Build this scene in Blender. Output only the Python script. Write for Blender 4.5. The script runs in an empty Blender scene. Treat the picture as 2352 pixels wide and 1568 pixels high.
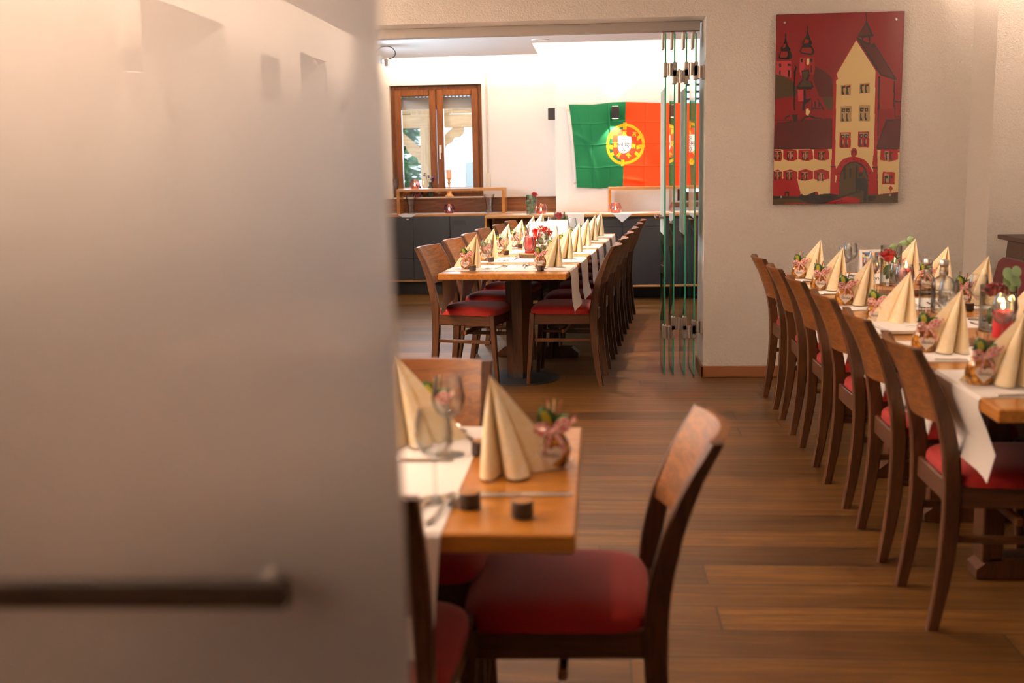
import bpy, math, random
import numpy as np
from mathutils import Vector, Matrix
random.seed(4)
SC = bpy.context.scene
COL = SC.collection
R = math.radians

# ---------------------------------------------------------------- camera
cam_d = bpy.data.cameras.new('camera')
cam = bpy.data.objects.new('camera', cam_d); COL.objects.link(cam)
CAM_H = 1.41
def camera_axes(pitch, roll, yaw):
    cy, sy, cp, sp, cr, sr = math.cos(yaw), math.sin(yaw), math.cos(pitch), math.sin(pitch), math.cos(roll), math.sin(roll)
    fw = Vector((-sy*cp, cy*cp, -sp)); rt = Vector((cy, sy, 0)); up = rt.cross(fw)
    return cr*rt + sr*up, -sr*rt + cr*up, fw
rt, up, fw = camera_axes(R(9.1195), R(-1.0527), R(4.5942))
cam.matrix_world = Matrix(((rt.x, up.x, -fw.x, 0), (rt.y, up.y, -fw.y, 0), (rt.z, up.z, -fw.z, CAM_H), (0, 0, 0, 1)))
cam_d.sensor_width = 36; cam_d.lens = 36*2540/2352
cam_d.clip_start = .05; cam_d.clip_end = 200
cam_d.dof.use_dof = True; cam_d.dof.focus_distance = 7.0; cam_d.dof.aperture_fstop = 2.6
SC.camera = cam

# ---------------------------------------------------------------- world, exposure
vs = SC.view_settings
SC.display_settings.display_device = 'sRGB'
vs.view_transform = 'Standard'; vs.look = 'None'; vs.gamma = 1; vs.use_curve_mapping = False
vs.exposure = 0.36
SC.cycles.use_denoising = True
SC.cycles.max_bounces = 10; SC.cycles.diffuse_bounces = 5; SC.cycles.glossy_bounces = 5; SC.cycles.transparent_max_bounces = 40
SC.cycles.caustics_refractive = False; SC.cycles.caustics_reflective = False
SC.cycles.sample_clamp_indirect = 6
wd = bpy.data.worlds.new('sky'); SC.world = wd; wd.use_nodes = True
bg = wd.node_tree.nodes['Background']
bg.inputs[0].default_value = (.72, .87, 1, 1); bg.inputs[1].default_value = 1.7

# ---------------------------------------------------------------- lights of the rooms
WARM = (1, .72, .53); REAR = (1, .76, .55); DAY = (.70, .84, 1)
def area(name, loc, size, power, color, direction, along=(0, 1, 0)):
    d = bpy.data.lights.new(name, 'AREA'); d.shape = 'RECTANGLE'; d.size, d.size_y = size
    d.energy = power; d.color = color
    o = bpy.data.objects.new(name, d); COL.objects.link(o)
    z = -Vector(direction).normalized(); x = Vector(along); x = (x-z*x.dot(z)).normalized(); y = z.cross(x)
    o.matrix_world = Matrix(((x.x, y.x, z.x, loc[0]), (x.y, y.y, z.y, loc[1]), (x.z, y.z, z.z, loc[2]), (0, 0, 0, 1)))
    return o
def spot(name, loc, direction, power, color, angle, blend=.1, size=.01):
    d = bpy.data.lights.new(name, 'SPOT'); d.energy = power; d.color = color; d.spot_size = R(angle); d.spot_blend = blend
    d.shadow_soft_size = size
    o = bpy.data.objects.new(name, d); COL.objects.link(o); o.location = loc
    o.rotation_euler = Vector(direction).to_track_quat('-Z', 'Y').to_euler()
    return o
UP = (0, 0, 1)
# led strips lying on top of the soffit edges, shining up into the coves
LX = (1, 0, 0); LY = (0, 1, 0)
area('cove_led_rear_wide', (.85, 10.39, 2.57), (2.8, .08), 95, REAR, (0, .55, 1), LX)
area('cove_led_rear_side', (-.66, 10.98, 2.57), (1.0, .08), 30, REAR, (.5, 0, 1), LY)
area('cove_led_rear_window', (-1.57, 11.46, 2.57), (1.8, .08), 90, REAR, (0, .55, 1), LX)
area('cove_led_front_window_side', (-2.14, 4.5, 2.59), (5.4, .06), 1080, WARM, (-1, 0, .1), LY)
area('cove_led_front_bench_side', (2.08, 5.6, 2.59), (3.0, .06), 20, WARM, (1, 0, .1), LY)
area('cove_led_front_middle', (0, 3.18, 2.59), (4.0, .06), 8, WARM, (0, -.8, 1), LX)
area('cove_led_back_window_side', (-2.14, -5.0, 2.59), (9.0, .06), 240, WARM, (-1, 0, .1), LY)
# daylight through the windows in the long outside wall and the garden window
area('daylight_rear_side_window', (-2.98, 9.6, 1.65), (1.9, 1.2), 95, DAY, (1, 0, -.12), LY)
area('daylight_garden_window', (-1.8, 12.95, 1.7), (1.0, 1.0), 22, DAY, (0, -1, -.05), LX)

# ---------------------------------------------------------------- mesh helpers
class MB:
    def __init__(s): s.v = []; s.f = []; s.m = []; s.s = []
    def add(s, vs, fs, mi=0, sm=False, M=None):
        o = len(s.v)
        s.v += [tuple(M @ Vector(p)) for p in vs] if M else [tuple(p) for p in vs]
        for f in fs: s.f.append(tuple(i+o for i in f)); s.m.append(mi); s.s.append(sm)
        return s
    def box(s, x0, x1, y0, y1, z0, z1, c=.0, mi=0, M=None):
        if c <= 0:
            v = [(x, y, z) for x in (x0, x1) for y in (y0, y1) for z in (z0, z1)]
            f = [(0,1,3,2), (4,6,7,5), (0,4,5,1), (2,3,7,6), (0,2,6,4), (1,5,7,3)]
            return s.add(v, f, mi, False, M)
        X, Y, Z = (x0, x1), (y0, y1), (z0, z1); v = []; ix = {}
        for a in range(2):
            for b in range(2):
                for d in range(2):
                    sx, sy, sz = (1-2*a), (1-2*b), (1-2*d)
                    for k, (ox, oy, oz) in enumerate(((0, c, c), (c, 0, c), (c, c, 0))):
                        ix[a, b, d, k] = len(v); v.append((X[a]+sx*ox, Y[b]+sy*oy, Z[d]+sz*oz))
        f = []
        for a in range(2):
            q = [ix[a,0,0,0], ix[a,1,0,0], ix[a,1,1,0], ix[a,0,1,0]]; f.append(q if a else q[::-1])
            q = [ix[0,a,0,1], ix[1,a,0,1], ix[1,a,1,1], ix[0,a,1,1]]; f.append(q[::-1] if a else q)
            q = [ix[0,0,a,2], ix[1,0,a,2], ix[1,1,a,2], ix[0,1,a,2]]; f.append(q if a else q[::-1])
        for a in range(2):
            for b in range(2):
                f.append((ix[a,b,0,0], ix[a,b,1,0], ix[a,b,1,1], ix[a,b,0,1]))
                f.append((ix[a,0,b,0], ix[a,1,b,0], ix[a,1,b,2], ix[a,0,b,2]))
                f.append((ix[0,a,b,1], ix[1,a,b,1], ix[1,a,b,2], ix[0,a,b,2]))
                for d in range(2): f.append((ix[a,b,d,0], ix[a,b,d,1], ix[a,b,d,2]))
        return s.add(v, f, mi, False, M)
    def lathe(s, prof, n=24, c=(0, 0, 0), mi=0, M=None, sx=1, sy=1, mfun=None):
        v = []; f = []; rows = []
        for r, z in prof:
            if r < 1e-6: rows.append([len(v)]); v.append((c[0], c[1], c[2]+z))
            else:
                rows.append(list(range(len(v), len(v)+n)))
                for i in range(n):
                    a = 2*math.pi*i/n; v.append((c[0]+r*sx*math.cos(a), c[1]+r*sy*math.sin(a), c[2]+z))
        o = len(s.v); s.add(v, [], mi, True, M)
        for k in range(len(rows)-1):
            A, B = rows[k], rows[k+1]
            for i in range(n):
                j = (i+1) % n
                if len(A) == 1 and len(B) == 1: continue
                if len(A) == 1: q = (A[0], B[j], B[i])[::-1]
                elif len(B) == 1: q = (A[i], A[j], B[0])
                else: q = (A[i], A[j], B[j], B[i])
                s.f.append(tuple(o+t for t in q)); s.m.append(mfun(k) if mfun else mi); s.s.append(True)
        return s
    def cyl(s, r, z0, z1, n=20, c=(0, 0, 0), mi=0, M=None, sx=1, sy=1):
        return s.lathe([(0, z0), (r, z0), (r, z1), (0, z1)], n, c, mi, M, sx, sy)
    def tube(s, pts, r, n=8, mi=0, cap=True, M=None):
        pts = [Vector(p) for p in pts]; rr = r if isinstance(r, (list, tuple)) else [r]*len(pts)
        v = []; f = []; prev = None
        for k, p in enumerate(pts):
            t = (pts[min(k+1, len(pts)-1)] - pts[max(k-1, 0)]).normalized()
            if prev is None:
                a = Vector((0, 0, 1)) if abs(t.z) < .9 else Vector((1, 0, 0)); x = t.cross(a).normalized()
            else: x = (prev - t*prev.dot(t)).normalized()
            prev = x; y = t.cross(x)
            for i in range(n):
                an = 2*math.pi*i/n; v.append(p + rr[k]*(math.cos(an)*x + math.sin(an)*y))
        for k in range(len(pts)-1):
            for i in range(n):
                j = (i+1) % n; f.append((k*n+i, k*n+j, k*n+n+j, k*n+n+i))
        if cap: f.append(tuple(range(n))[::-1]); f.append(tuple(range((len(pts)-1)*n, len(pts)*n)))
        return s.add(v, f, mi, True, M)
    def sweep(s, rings, mi=0, cap=True, sm=True, M=None):
        n = len(rings[0]); v = [p for r in rings for p in r]; f = []
        for k in range(len(rings)-1):
            for i in range(n):
                j = (i+1) % n; f.append((k*n+i, k*n+j, k*n+n+j, k*n+n+i))
        if cap: f.append(tuple(range(n))[::-1]); f.append(tuple(range((len(rings)-1)*n, len(rings)*n)))
        return s.add(v, f, mi, sm, M)
    def prism(s, poly, a0, a1, axis='y', mi=0, M=None):
        n = len(poly)
        def P(p, a): return {'y': (p[0], a, p[1]), 'z': (p[0], p[1], a), 'x': (a, p[0], p[1])}[axis]
        v = [P(p, a0) for p in poly] + [P(p, a1) for p in poly]
        f = [tuple(range(n))[::-1], tuple(range(n, 2*n))] + [(i, (i+1) % n, n+(i+1) % n, n+i) for i in range(n)]
        return s.add(v, f, mi, False, M)
    def grid(s, rows, mi=0, sm=True, M=None, wrap=False, mfun=None):
        h, w = len(rows), len(rows[0]); o = len(s.v); s.add([p for r in rows for p in r], [], mi, sm, M)
        for a in range(h-1):
            for b in range(w if wrap else w-1):
                c = (b+1) % w
                s.f.append((o+a*w+b, o+a*w+c, o+a*w+w+c, o+a*w+w+b)); s.m.append(mfun(a, b) if mfun else mi); s.s.append(sm)
        return s
    def mesh(s, name, mats, angle=35):
        me = bpy.data.meshes.new(name); me.from_pydata(s.v, [], s.f)
        for m in (mats if isinstance(mats, (list, tuple)) else [mats]): me.materials.append(m)
        me.polygons.foreach_set('material_index', s.m); me.polygons.foreach_set('use_smooth', s.s)
        me.update()
        if any(s.s): me.set_sharp_from_angle(angle=R(angle))
        return me
    def build(s, name, mats, parent=None, angle=35, fix=True):
        me = s.mesh(name, mats, angle)
        if fix:
            import bmesh
            b = bmesh.new(); b.from_mesh(me); bmesh.ops.recalc_face_normals(b, faces=b.faces); b.to_mesh(me); b.free()
        o = bpy.data.objects.new(name, me); COL.objects.link(o)
        if parent: o.parent = parent
        return o
def thing(name, label, cat, loc=(0, 0, 0), rz=0, group=None):
    o = bpy.data.objects.new(name, None); COL.objects.link(o); o.empty_display_size = .1
    o.location = loc; o.rotation_euler = (0, 0, rz); tag(o, label, cat, group); return o
def tag(o, label, cat, group=None, kind=None):
    o['label'] = label; o['category'] = cat
    if group: o['group'] = group
    elif 'group' in o: del o['group']
    if kind: o['kind'] = kind
    return o
def struct(o, label, cat): return tag(o, label, cat, None, 'structure')
KIDS = {}
def dup(root, label, loc, rz=0, group=None, scale=None):
    r = root.copy(); COL.objects.link(r); r.location = loc; r.rotation_euler = (0, 0, rz); r['label'] = label
    if group: r['group'] = group
    if scale: r.scale = scale
    for ch in KIDS.setdefault(root.name, list(root.children)):
        c = ch.copy(); COL.objects.link(c); c.parent = r
        for g in KIDS.setdefault(ch.name, list(ch.children)):
            d = g.copy(); COL.objects.link(d); d.parent = c
    return r
USED = set()
def place(proto, label, loc, rz=0, group=None, scale=None):
    if proto.name not in USED:
        USED.add(proto.name); proto.location = loc; proto.rotation_euler = (0, 0, rz); proto['label'] = label
        KIDS.setdefault(proto.name, list(proto.children))
        for c in proto.children: KIDS.setdefault(c.name, list(c.children))
        if group: proto['group'] = group
        if scale: proto.scale = scale
        return proto
    return dup(proto, label, loc, rz, group, scale)
ORD = ['first', 'second', 'third', 'fourth', 'fifth', 'sixth', 'seventh', 'eighth']
def smooth(pts, n=6, closed=False):
    P = [Vector(p) for p in pts]; out = []; L = len(P)
    rng = range(L) if closed else range(L-1)
    for i in rng:
        g = (lambda k: P[k % L]) if closed else (lambda k: P[max(0, min(L-1, k))])
        a, b, c, d = g(i-1), g(i), g(i+1), g(i+2)
        for k in range(n):
            t = k/n; out.append(.5*((2*b) + (c-a)*t + (2*a-5*b+4*c-d)*t*t + (3*b-a-3*c+d)*t**3))
    if not closed: out.append(P[-1])
    return out
def text_mesh(body, size, mat, name, parent, loc, rot, extrude=.0005, shear=0):
    c = bpy.data.curves.new(name, 'FONT'); c.body = body; c.size = size; c.align_x = 'CENTER'; c.align_y = 'CENTER'; c.extrude = extrude; c.shear = shear
    t = bpy.data.objects.new('temp', c); me = bpy.data.meshes.new_from_object(t); bpy.data.objects.remove(t); me.name = name
    me.materials.clear(); me.materials.append(mat)
    o = bpy.data.objects.new(name, me); COL.objects.link(o); o.parent = parent; o.location = loc; o.rotation_euler = rot
    return o

# ---------------------------------------------------------------- materials
def mat(name, color, rough=.5, metal=0, coat=0, sheen=0, spec=.5, emit=None, estr=0):
    m = bpy.data.materials.new(name); m.use_nodes = True; b = m.node_tree.nodes['Principled BSDF']
    b.inputs['Base Color'].default_value = (*color, 1); b.inputs['Roughness'].default_value = rough; b.inputs['Metallic'].default_value = metal
    b.inputs['Coat Weight'].default_value = coat; b.inputs['Coat Roughness'].default_value = .05; b.inputs['Specular IOR Level'].default_value = spec
    if sheen: b.inputs['Sheen Weight'].default_value = sheen; b.inputs['Sheen Roughness'].default_value = .4
    if emit: b.inputs['Emission Color'].default_value = (*emit, 1); b.inputs['Emission Strength'].default_value = estr
    return m
def nd(m, t, **kw):
    n = m.node_tree.nodes.new(t)
    for k, v in kw.items():
        if k in n.inputs.keys(): n.inputs[k].default_value = v
        else: setattr(n, k, v)
    return n
def ln(m, a, ao, b, bi): m.node_tree.links.new(a.outputs[ao], b.inputs[bi])
def pbsdf(m): return m.node_tree.nodes['Principled BSDF']
def coords(m, scale, kind='Object', rnd=False):
    tc = nd(m, 'ShaderNodeTexCoord'); mp = nd(m, 'ShaderNodeMapping'); mp.inputs['Scale'].default_value = scale; ln(m, tc, kind, mp, 'Vector')
    if rnd:
        oi = nd(m, 'ShaderNodeObjectInfo'); ma = nd(m, 'ShaderNodeVectorMath', operation='SCALE'); ma.inputs[0].default_value = (37, 19, 11)
        ln(m, oi, 'Random', ma, 'Scale'); ln(m, ma, 'Vector', mp, 'Location')
    return mp
def ramp(m, stops):
    r = nd(m, 'ShaderNodeValToRGB'); e = r.color_ramp.elements
    while len(e) < len(stops): e.new(.5)
    for k, (p, c) in enumerate(stops): e[k].position = p; e[k].color = (*c, 1)
    return r
def bump(m, height_node, out, strength, dist):
    b = nd(m, 'ShaderNodeBump'); b.inputs['Strength'].default_value = strength; b.inputs['Distance'].default_value = dist
    ln(m, height_node, out, b, 'Height'); ln(m, b, 'Normal', pbsdf(m), 'Normal'); return b
def wood(name, dark, light, axis='z', rough=.4, scale=1, coat=0, contrast=1.0):
    m = mat(name, light, rough, coat=coat, spec=.5 if coat else .28)
    st = {'x': (.09, 1, 1), 'y': (1, .09, 1), 'z': (1, 1, .09)}[axis]
    mp = coords(m, tuple(12*scale*k for k in st), rnd=True)
    n1 = nd(m, 'ShaderNodeTexNoise', Scale=2.0, Detail=3.0, Distortion=1.2); ln(m, mp, 'Vector', n1, 'Vector')
    mul = nd(m, 'ShaderNodeMath', operation='MULTIPLY'); mul.inputs[1].default_value = 9*contrast; ln(m, n1, 0, mul, 0)
    fr = nd(m, 'ShaderNodeMath', operation='PINGPONG'); fr.inputs[1].default_value = 1; ln(m, mul, 0, fr, 0)
    mp2 = coords(m, tuple(60*scale*k for k in st)); n2 = nd(m, 'ShaderNodeTexNoise', Scale=4.0, Detail=4.0); ln(m, mp2, 'Vector', n2, 'Vector')
    mx = nd(m, 'ShaderNodeMath', operation='MULTIPLY_ADD'); mx.inputs[1].default_value = .45; ln(m, fr, 0, mx, 0)
    m2 = nd(m, 'ShaderNodeMath', operation='MULTIPLY'); m2.inputs[1].default_value = .6; ln(m, n2, 0, m2, 0); ln(m, m2, 0, mx, 2)
    r = ramp(m, ((.1, dark), (.55, tuple(.5*a+.5*b for a, b in zip(dark, light))), (.95, light))); ln(m, mx, 0, r, 'Fac'); ln(m, r, 'Color', pbsdf(m), 'Base Color')
    bump(m, n2, 0, .12, .001)
    return m
def facing_reflect(m, f0=.04, f1=.85):
    lw = nd(m, 'ShaderNodeLayerWeight', Blend=.5); p = nd(m, 'ShaderNodeMath', operation='POWER'); p.inputs[1].default_value = 4.5; ln(m, lw, 'Facing', p, 0)
    a = nd(m, 'ShaderNodeMath', operation='MULTIPLY_ADD'); a.inputs[1].default_value = f1; a.inputs[2].default_value = f0; ln(m, p, 0, a, 0); return a
def glass(name, tint=(.97, .98, .98), f0=.045, rough=0.0, edge=.42):
    m = bpy.data.materials.new(name); m.use_nodes = True; t = m.node_tree; t.nodes.clear()
    out = nd(m, 'ShaderNodeOutputMaterial'); mix = nd(m, 'ShaderNodeMixShader'); fr = facing_reflect(m, f0)
    tr = nd(m, 'ShaderNodeBsdfTransparent', Color=(*tint, 1)); gl = nd(m, 'ShaderNodeBsdfGlossy', Color=(1, 1, 1, 1), Roughness=rough)
    lw = nd(m, 'ShaderNodeLayerWeight', Blend=.5); p = nd(m, 'ShaderNodeMath', operation='POWER'); p.inputs[1].default_value = 1.7; ln(m, lw, 'Facing', p, 0)
    c = nd(m, 'ShaderNodeMix', data_type='RGBA'); ln(m, p, 0, c, 0); c.inputs[6].default_value = (*tint, 1); c.inputs[7].default_value = tuple(edge*k for k in tint)+(1,); ln(m, c, 2, tr, 'Color')
    ln(m, fr, 0, mix, 0); ln(m, tr, 0, mix, 1); ln(m, gl, 0, mix, 2); ln(m, mix, 0, out, 0); return m
def plaster(name, color, size=1.0, strength=.6, dist=.004):
    m = mat(name, color, .9, spec=.2)
    mp = coords(m, (1, 1, 1)); v = nd(m, 'ShaderNodeTexNoise', Scale=85*size, Detail=3.0, Roughness=.6, Distortion=.6); ln(m, mp, 'Vector', v, 'Vector')
    r = ramp(m, ((.38, (0, 0, 0)), (.62, (1, 1, 1)))); ln(m, v, 0, r, 'Fac'); bump(m, r, 'Color', strength, dist)
    return m
M = {}
M['plaster'] = plaster('rough_wall_plaster', (.80, .775, .74), 1.0, .6, .006)
M['plaster_rear'] = plaster('fine_wall_plaster', (.82, .80, .77), 1.2, .4, .003)
M['ceiling'] = mat('ceiling_paint', (.78, .75, .72), .9, spec=.2)
M['oak'] = wood('honey_table_wood', (.28, .100, .014), (.54, .225, .038), 'y', .28, .7, coat=.25)
M['oak_x'] = wood('honey_counter_wood', (.30, .125, .035), (.52, .26, .085), 'x', .35, .7, coat=.1)
M['walnut'] = wood('brown_chair_wood', (.018, .006, .0018), (.070, .025, .007), 'z', .42, 1.0)
M['walnut_x'] = wood('warm_lit_board_wood', (.042, .014, .0035), (.205, .073, .014), 'x', .40, 1.0)  # chair wood lightened to orange for warm light falling on the back boards
M['walnut_y'] = wood('brown_rail_wood', (.018, .006, .0018), (.070, .025, .007), 'y', .42, 1.0)
M['panelling'] = wood('wall_panel_wood', (.10, .036, .014), (.24, .10, .04), 'x', .45, .6)
M['window_wood'] = wood('window_frame_wood', (.085, .025, .006), (.19, .066, .016), 'z', .38, .8)
M['dark_wood'] = wood('dark_bench_wood', (.016, .008, .005), (.052, .026, .014), 'x', .5, .8)
M['skirting'] = mat('skirting_wood', (.19, .07, .025), .5)
M['pine'] = wood('pergola_pine', (.55, .28, .12), (.80, .50, .27), 'z', .7, .4)
M['pine_x'] = wood('pergola_beam_pine', (.55, .28, .12), (.80, .50, .27), 'x', .7, .4)
M['beech'] = mat('turned_beech', (.75, .42, .18), .5)
M['velvet'] = mat('red_velvet', (.19, .006, .003), .75, sheen=.15, spec=.2)
M['bench_velvet'] = mat('wine_velvet', (.060, .003, .005), .8, sheen=.08, spec=.2)
M['anthracite'] = mat('anthracite_laminate', (.019, .019, .021), .5)
M['black'] = mat('black_lacquer', (.006, .006, .007), .5)
M['steel'] = mat('brushed_steel', (.55, .53, .50), .28, 1)
M['hinge'] = mat('satin_hinge_metal', (.46, .44, .41), .35, .7)
M['silver'] = mat('polished_cutlery', (.75, .72, .68), .14, 1)
M['track'] = mat('grey_track_metal', (.34, .31, .29), .5, .3)
M['white'] = mat('white_plastic', (.82, .80, .75), .45)
M['cream_plastic'] = mat('cream_plastic', (.72, .68, .56), .45)
M['paper'] = mat('white_paper', (.85, .84, .82), .7)
M['linen'] = mat('white_paper_runner', (.83, .80, .78), .85, spec=.2)
M['wax_red'] = mat('red_wax', (.45, .012, .02), .4); pbsdf(M['wax_red']).inputs['Subsurface Weight'].default_value = .15
M['wax_white'] = mat('pale_wax', (.85, .55, .38), .5)
M['flame'] = mat('candle_flame', (1, .6, .2), .5, emit=(1, .62, .22), estr=22)
M['glass'] = glass('clear_glass', edge=.22); M['pane'] = glass('window_pane_glass', (.97, .98, .98), .03, 0, .9)
M['water'] = glass('water', (.93, .95, .95), .02)
M['pink_glass'] = glass('pink_cut_glass', (.92, .50, .50), .08); M['plum_glass'] = glass('plum_cut_glass', (.30, .02, .10), .08); M['lilac_glass'] = glass('lilac_cut_glass', (.72, .38, .58), .08)
M['green_edge'] = mat('green_glass_edge', (.03, .26, .17), .15, spec=.8)
M['rose'] = mat('red_rose_petal', (.42, .008, .012), .55, sheen=.3); M['rose_dark'] = mat('dark_red_rose_petal', (.16, .004, .010), .6, sheen=.2)
M['stem'] = mat('green_stem', (.06, .16, .03), .5); M['leaf'] = mat('dark_green_leaf', (.03, .10, .03), .45); M['eucalyptus'] = mat('grey_green_leaf', (.17, .28, .14), .55)
M['leaf_lime'] = mat('lime_leaf_centre', (.52, .55, .06), .45); M['gyp'] = mat('cream_tiny_blossom', (.82, .72, .48), .7)
M['purple'] = mat('purple_blossom', (.10, .03, .12), .6)
M['bark'] = wood('rough_bark', (.02, .012, .008), (.20, .115, .06), 'z', .9, 3); M['log_end'] = wood('cut_log_face', (.20, .085, .03), (.40, .20, .08), 'x', .6, 1.2)
M['block'] = mat('dark_bark_block', (.028, .014, .008), .7); M['ribbon_white'] = mat('pink_white_ribbon', (.80, .52, .48), .7); M['ribbon_red'] = mat('red_ribbon_dash', (.50, .02, .05), .7)
M['tag'] = mat('pale_wood_tag', (.80, .70, .60), .6); M['ink'] = mat('dark_ink', (.05, .04, .04), .7)
M['pretzel'] = mat('brown_sweet_stick', (.17, .06, .015), .5); M['cream_stick'] = mat('cream_sweet_stick', (.78, .60, .36), .5)
def _napkin():
    m = mat('cream_napkin', (.86, .66, .36), .85, spec=.15)
    mp = coords(m, (14, 14, 14)); n = nd(m, 'ShaderNodeTexNoise', Scale=1.6, Detail=2.0, Distortion=2.0); ln(m, mp, 'Vector', n, 'Vector')
    r = ramp(m, ((.45, (.95, .79, .51)), (.60, (.97, .87, .67)))); ln(m, n, 0, r, 'Fac'); ln(m, r, 'Color', pbsdf(m), 'Base Color'); return m
M['napkin'] = _napkin()
def _pouch():
    m = mat('amber_cellophane', (.6, .3, .05), .12, coat=.6)
    mp = coords(m, (1, 1, 1), rnd=True); v = nd(m, 'ShaderNodeTexVoronoi', Scale=55.0); ln(m, mp, 'Vector', v, 'Vector')
    r = ramp(m, ((.05, (.80, .42, .06)), (.45, (.42, .17, .025)), (.8, (.10, .035, .008)))); ln(m, v, 'Distance', r, 'Fac'); ln(m, r, 'Color', pbsdf(m), 'Base Color'); bump(m, v, 'Distance', .6, .006); return m
M['pouch'] = _pouch()
def _satin():
    m = bpy.data.materials.new('satin_glass'); m.use_nodes = True; m.node_tree.nodes.clear()
    out = nd(m, 'ShaderNodeOutputMaterial'); mix = nd(m, 'ShaderNodeMixShader'); fr = facing_reflect(m, .052)
    d = nd(m, 'ShaderNodeBsdfDiffuse', Color=(.80, .785, .80, 1)); t = nd(m, 'ShaderNodeBsdfRefraction', Color=(.74, .72, .71, 1), Roughness=.72, IOR=1.28); m2 = nd(m, 'ShaderNodeMixShader'); m2.inputs[0].default_value = .70
    g = nd(m, 'ShaderNodeBsdfGlossy', Color=(1, 1, 1, 1), Roughness=.0)
    ln(m, d, 0, m2, 1); ln(m, t, 0, m2, 2); ln(m, fr, 0, mix, 0); ln(m, m2, 0, mix, 1); ln(m, g, 0, mix, 2); ln(m, mix, 0, out, 0); return m
M['satin'] = _satin()
def _satin_soft():
    m = bpy.data.materials.new('satin_glass_band'); m.use_nodes = True; m.node_tree.nodes.clear()
    out = nd(m, 'ShaderNodeOutputMaterial'); mix = nd(m, 'ShaderNodeMixShader'); mix.inputs[0].default_value = .74
    d = nd(m, 'ShaderNodeBsdfDiffuse', Color=(.88, .94, .88, 1)); t = nd(m, 'ShaderNodeBsdfTransparent', Color=(.9, .95, .92, 1)); tl = nd(m, 'ShaderNodeBsdfTranslucent', Color=(.90, .96, .90, 1)); md = nd(m, 'ShaderNodeMixShader'); ln(m, d, 0, md, 1); ln(m, tl, 0, md, 2); ln(m, t, 0, mix, 1); ln(m, md, 0, mix, 2); ln(m, mix, 0, out, 0); return m
M['satin_band'] = _satin_soft()
def _floor():
    m = mat('plank_floor', (.2, .1, .05), .38, spec=.30)
    tc = nd(m, 'ShaderNodeTexCoord'); mp = nd(m, 'ShaderNodeMapping'); ln(m, tc, 'Object', mp, 'Vector')
    mp.inputs['Location'].default_value = (0, -.052, 0)
    sx_ = nd(m, 'ShaderNodeSeparateXYZ'); ln(m, mp, 'Vector', sx_, 0); dv = nd(m, 'ShaderNodeMath', operation='DIVIDE'); dv.inputs[1].default_value = .1862; ln(m, sx_, 'Y', dv, 0); fl_r = nd(m, 'ShaderNodeMath', operation='FLOOR'); ln(m, dv, 0, fl_r, 0)
    wn = nd(m, 'ShaderNodeTexWhiteNoise', noise_dimensions='1D'); ln(m, fl_r, 0, wn, 'W'); ma = nd(m, 'ShaderNodeMath', operation='MULTIPLY_ADD'); ma.inputs[1].default_value = 2.1; ln(m, wn, 'Value', ma, 0); ln(m, sx_, 'X', ma, 2); cb = nd(m, 'ShaderNodeCombineXYZ'); ln(m, ma, 0, cb, 'X'); ln(m, sx_, 'Y', cb, 'Y')
    br = nd(m, 'ShaderNodeTexBrick', Scale=1.0); br.inputs['Mortar Size'].default_value = 0.0042; br.inputs['Brick Width'].default_value = 2.1; br.inputs['Row Height'].default_value = .1862
    br.offset = 0; br.inputs['Color1'].default_value = (0, 0, 0, 1); br.inputs['Color2'].default_value = (1, 1, 1, 1); br.inputs['Mortar'].default_value = (.5, .5, .5, 1); br.inputs['Mortar Smooth'].default_value = .15
    ln(m, cb, 'Vector', br, 'Vector')
    # grain shifts from plank to plank
    sc = nd(m, 'ShaderNodeVectorMath', operation='MULTIPLY'); sc.inputs[1].default_value = (1.3, 20, 1); ln(m, tc, 'Object', sc, 0)
    ad = nd(m, 'ShaderNodeVectorMath', operation='MULTIPLY_ADD'); ad.inputs[1].default_value = (31, 17, 5); ln(m, br, 'Color', ad, 0); ln(m, sc, 'Vector', ad, 2)
    n1 = nd(m, 'ShaderNodeTexNoise', Scale=1.3, Detail=6.0, Roughness=.62, Distortion=.8); ln(m, ad, 'Vector', n1, 'Vector')
    n2 = nd(m, 'ShaderNodeTexNoise', Scale=6.0, Detail=4.0, Roughness=.7); ln(m, ad, 'Vector', n2, 'Vector')
    r = ramp(m, ((.28, (.048, .020, .0045)), (.5, (.112, .052, .0125)), (.72, (.185, .092, .025)))); ln(m, n1, 0, r, 'Fac')
    tone = ramp(m, ((0, (.50, .48, .46)), (1, (1.22, 1.20, 1.16)))); ln(m, br, 'Color', tone, 'Fac')
    mu = nd(m, 'ShaderNodeMix', data_type='RGBA', blend_type='MULTIPLY'); mu.inputs[0].default_value = 1; ln(m, r, 'Color', mu, 6); ln(m, tone, 'Color', mu, 7)
    gr = ramp(m, ((.34, (.52, .49, .46)), (.60, (1.06, 1.06, 1.06)))); ln(m, n2, 0, gr, 'Fac')
    m3 = nd(m, 'ShaderNodeMix', data_type='RGBA', blend_type='MULTIPLY'); m3.inputs[0].default_value = 1; ln(m, mu, 2, m3, 6); ln(m, gr, 'Color', m3, 7)
    m4 = nd(m, 'ShaderNodeMix', data_type='RGBA'); ln(m, br, 'Fac', m4, 0); ln(m, m3, 2, m4, 6); m4.inputs[7].default_value = (.025, .012, .006, 1); ln(m, m4, 2, pbsdf(m), 'Base Color')
    rr = nd(m, 'ShaderNodeMath', operation='MULTIPLY_ADD'); rr.inputs[1].default_value = .25; rr.inputs[2].default_value = .28; ln(m, n2, 0, rr, 0); ln(m, rr, 0, pbsdf(m), 'Roughness')
    bump(m, n2, 0, .15, .002); return m
M['floor'] = _floor()
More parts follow.
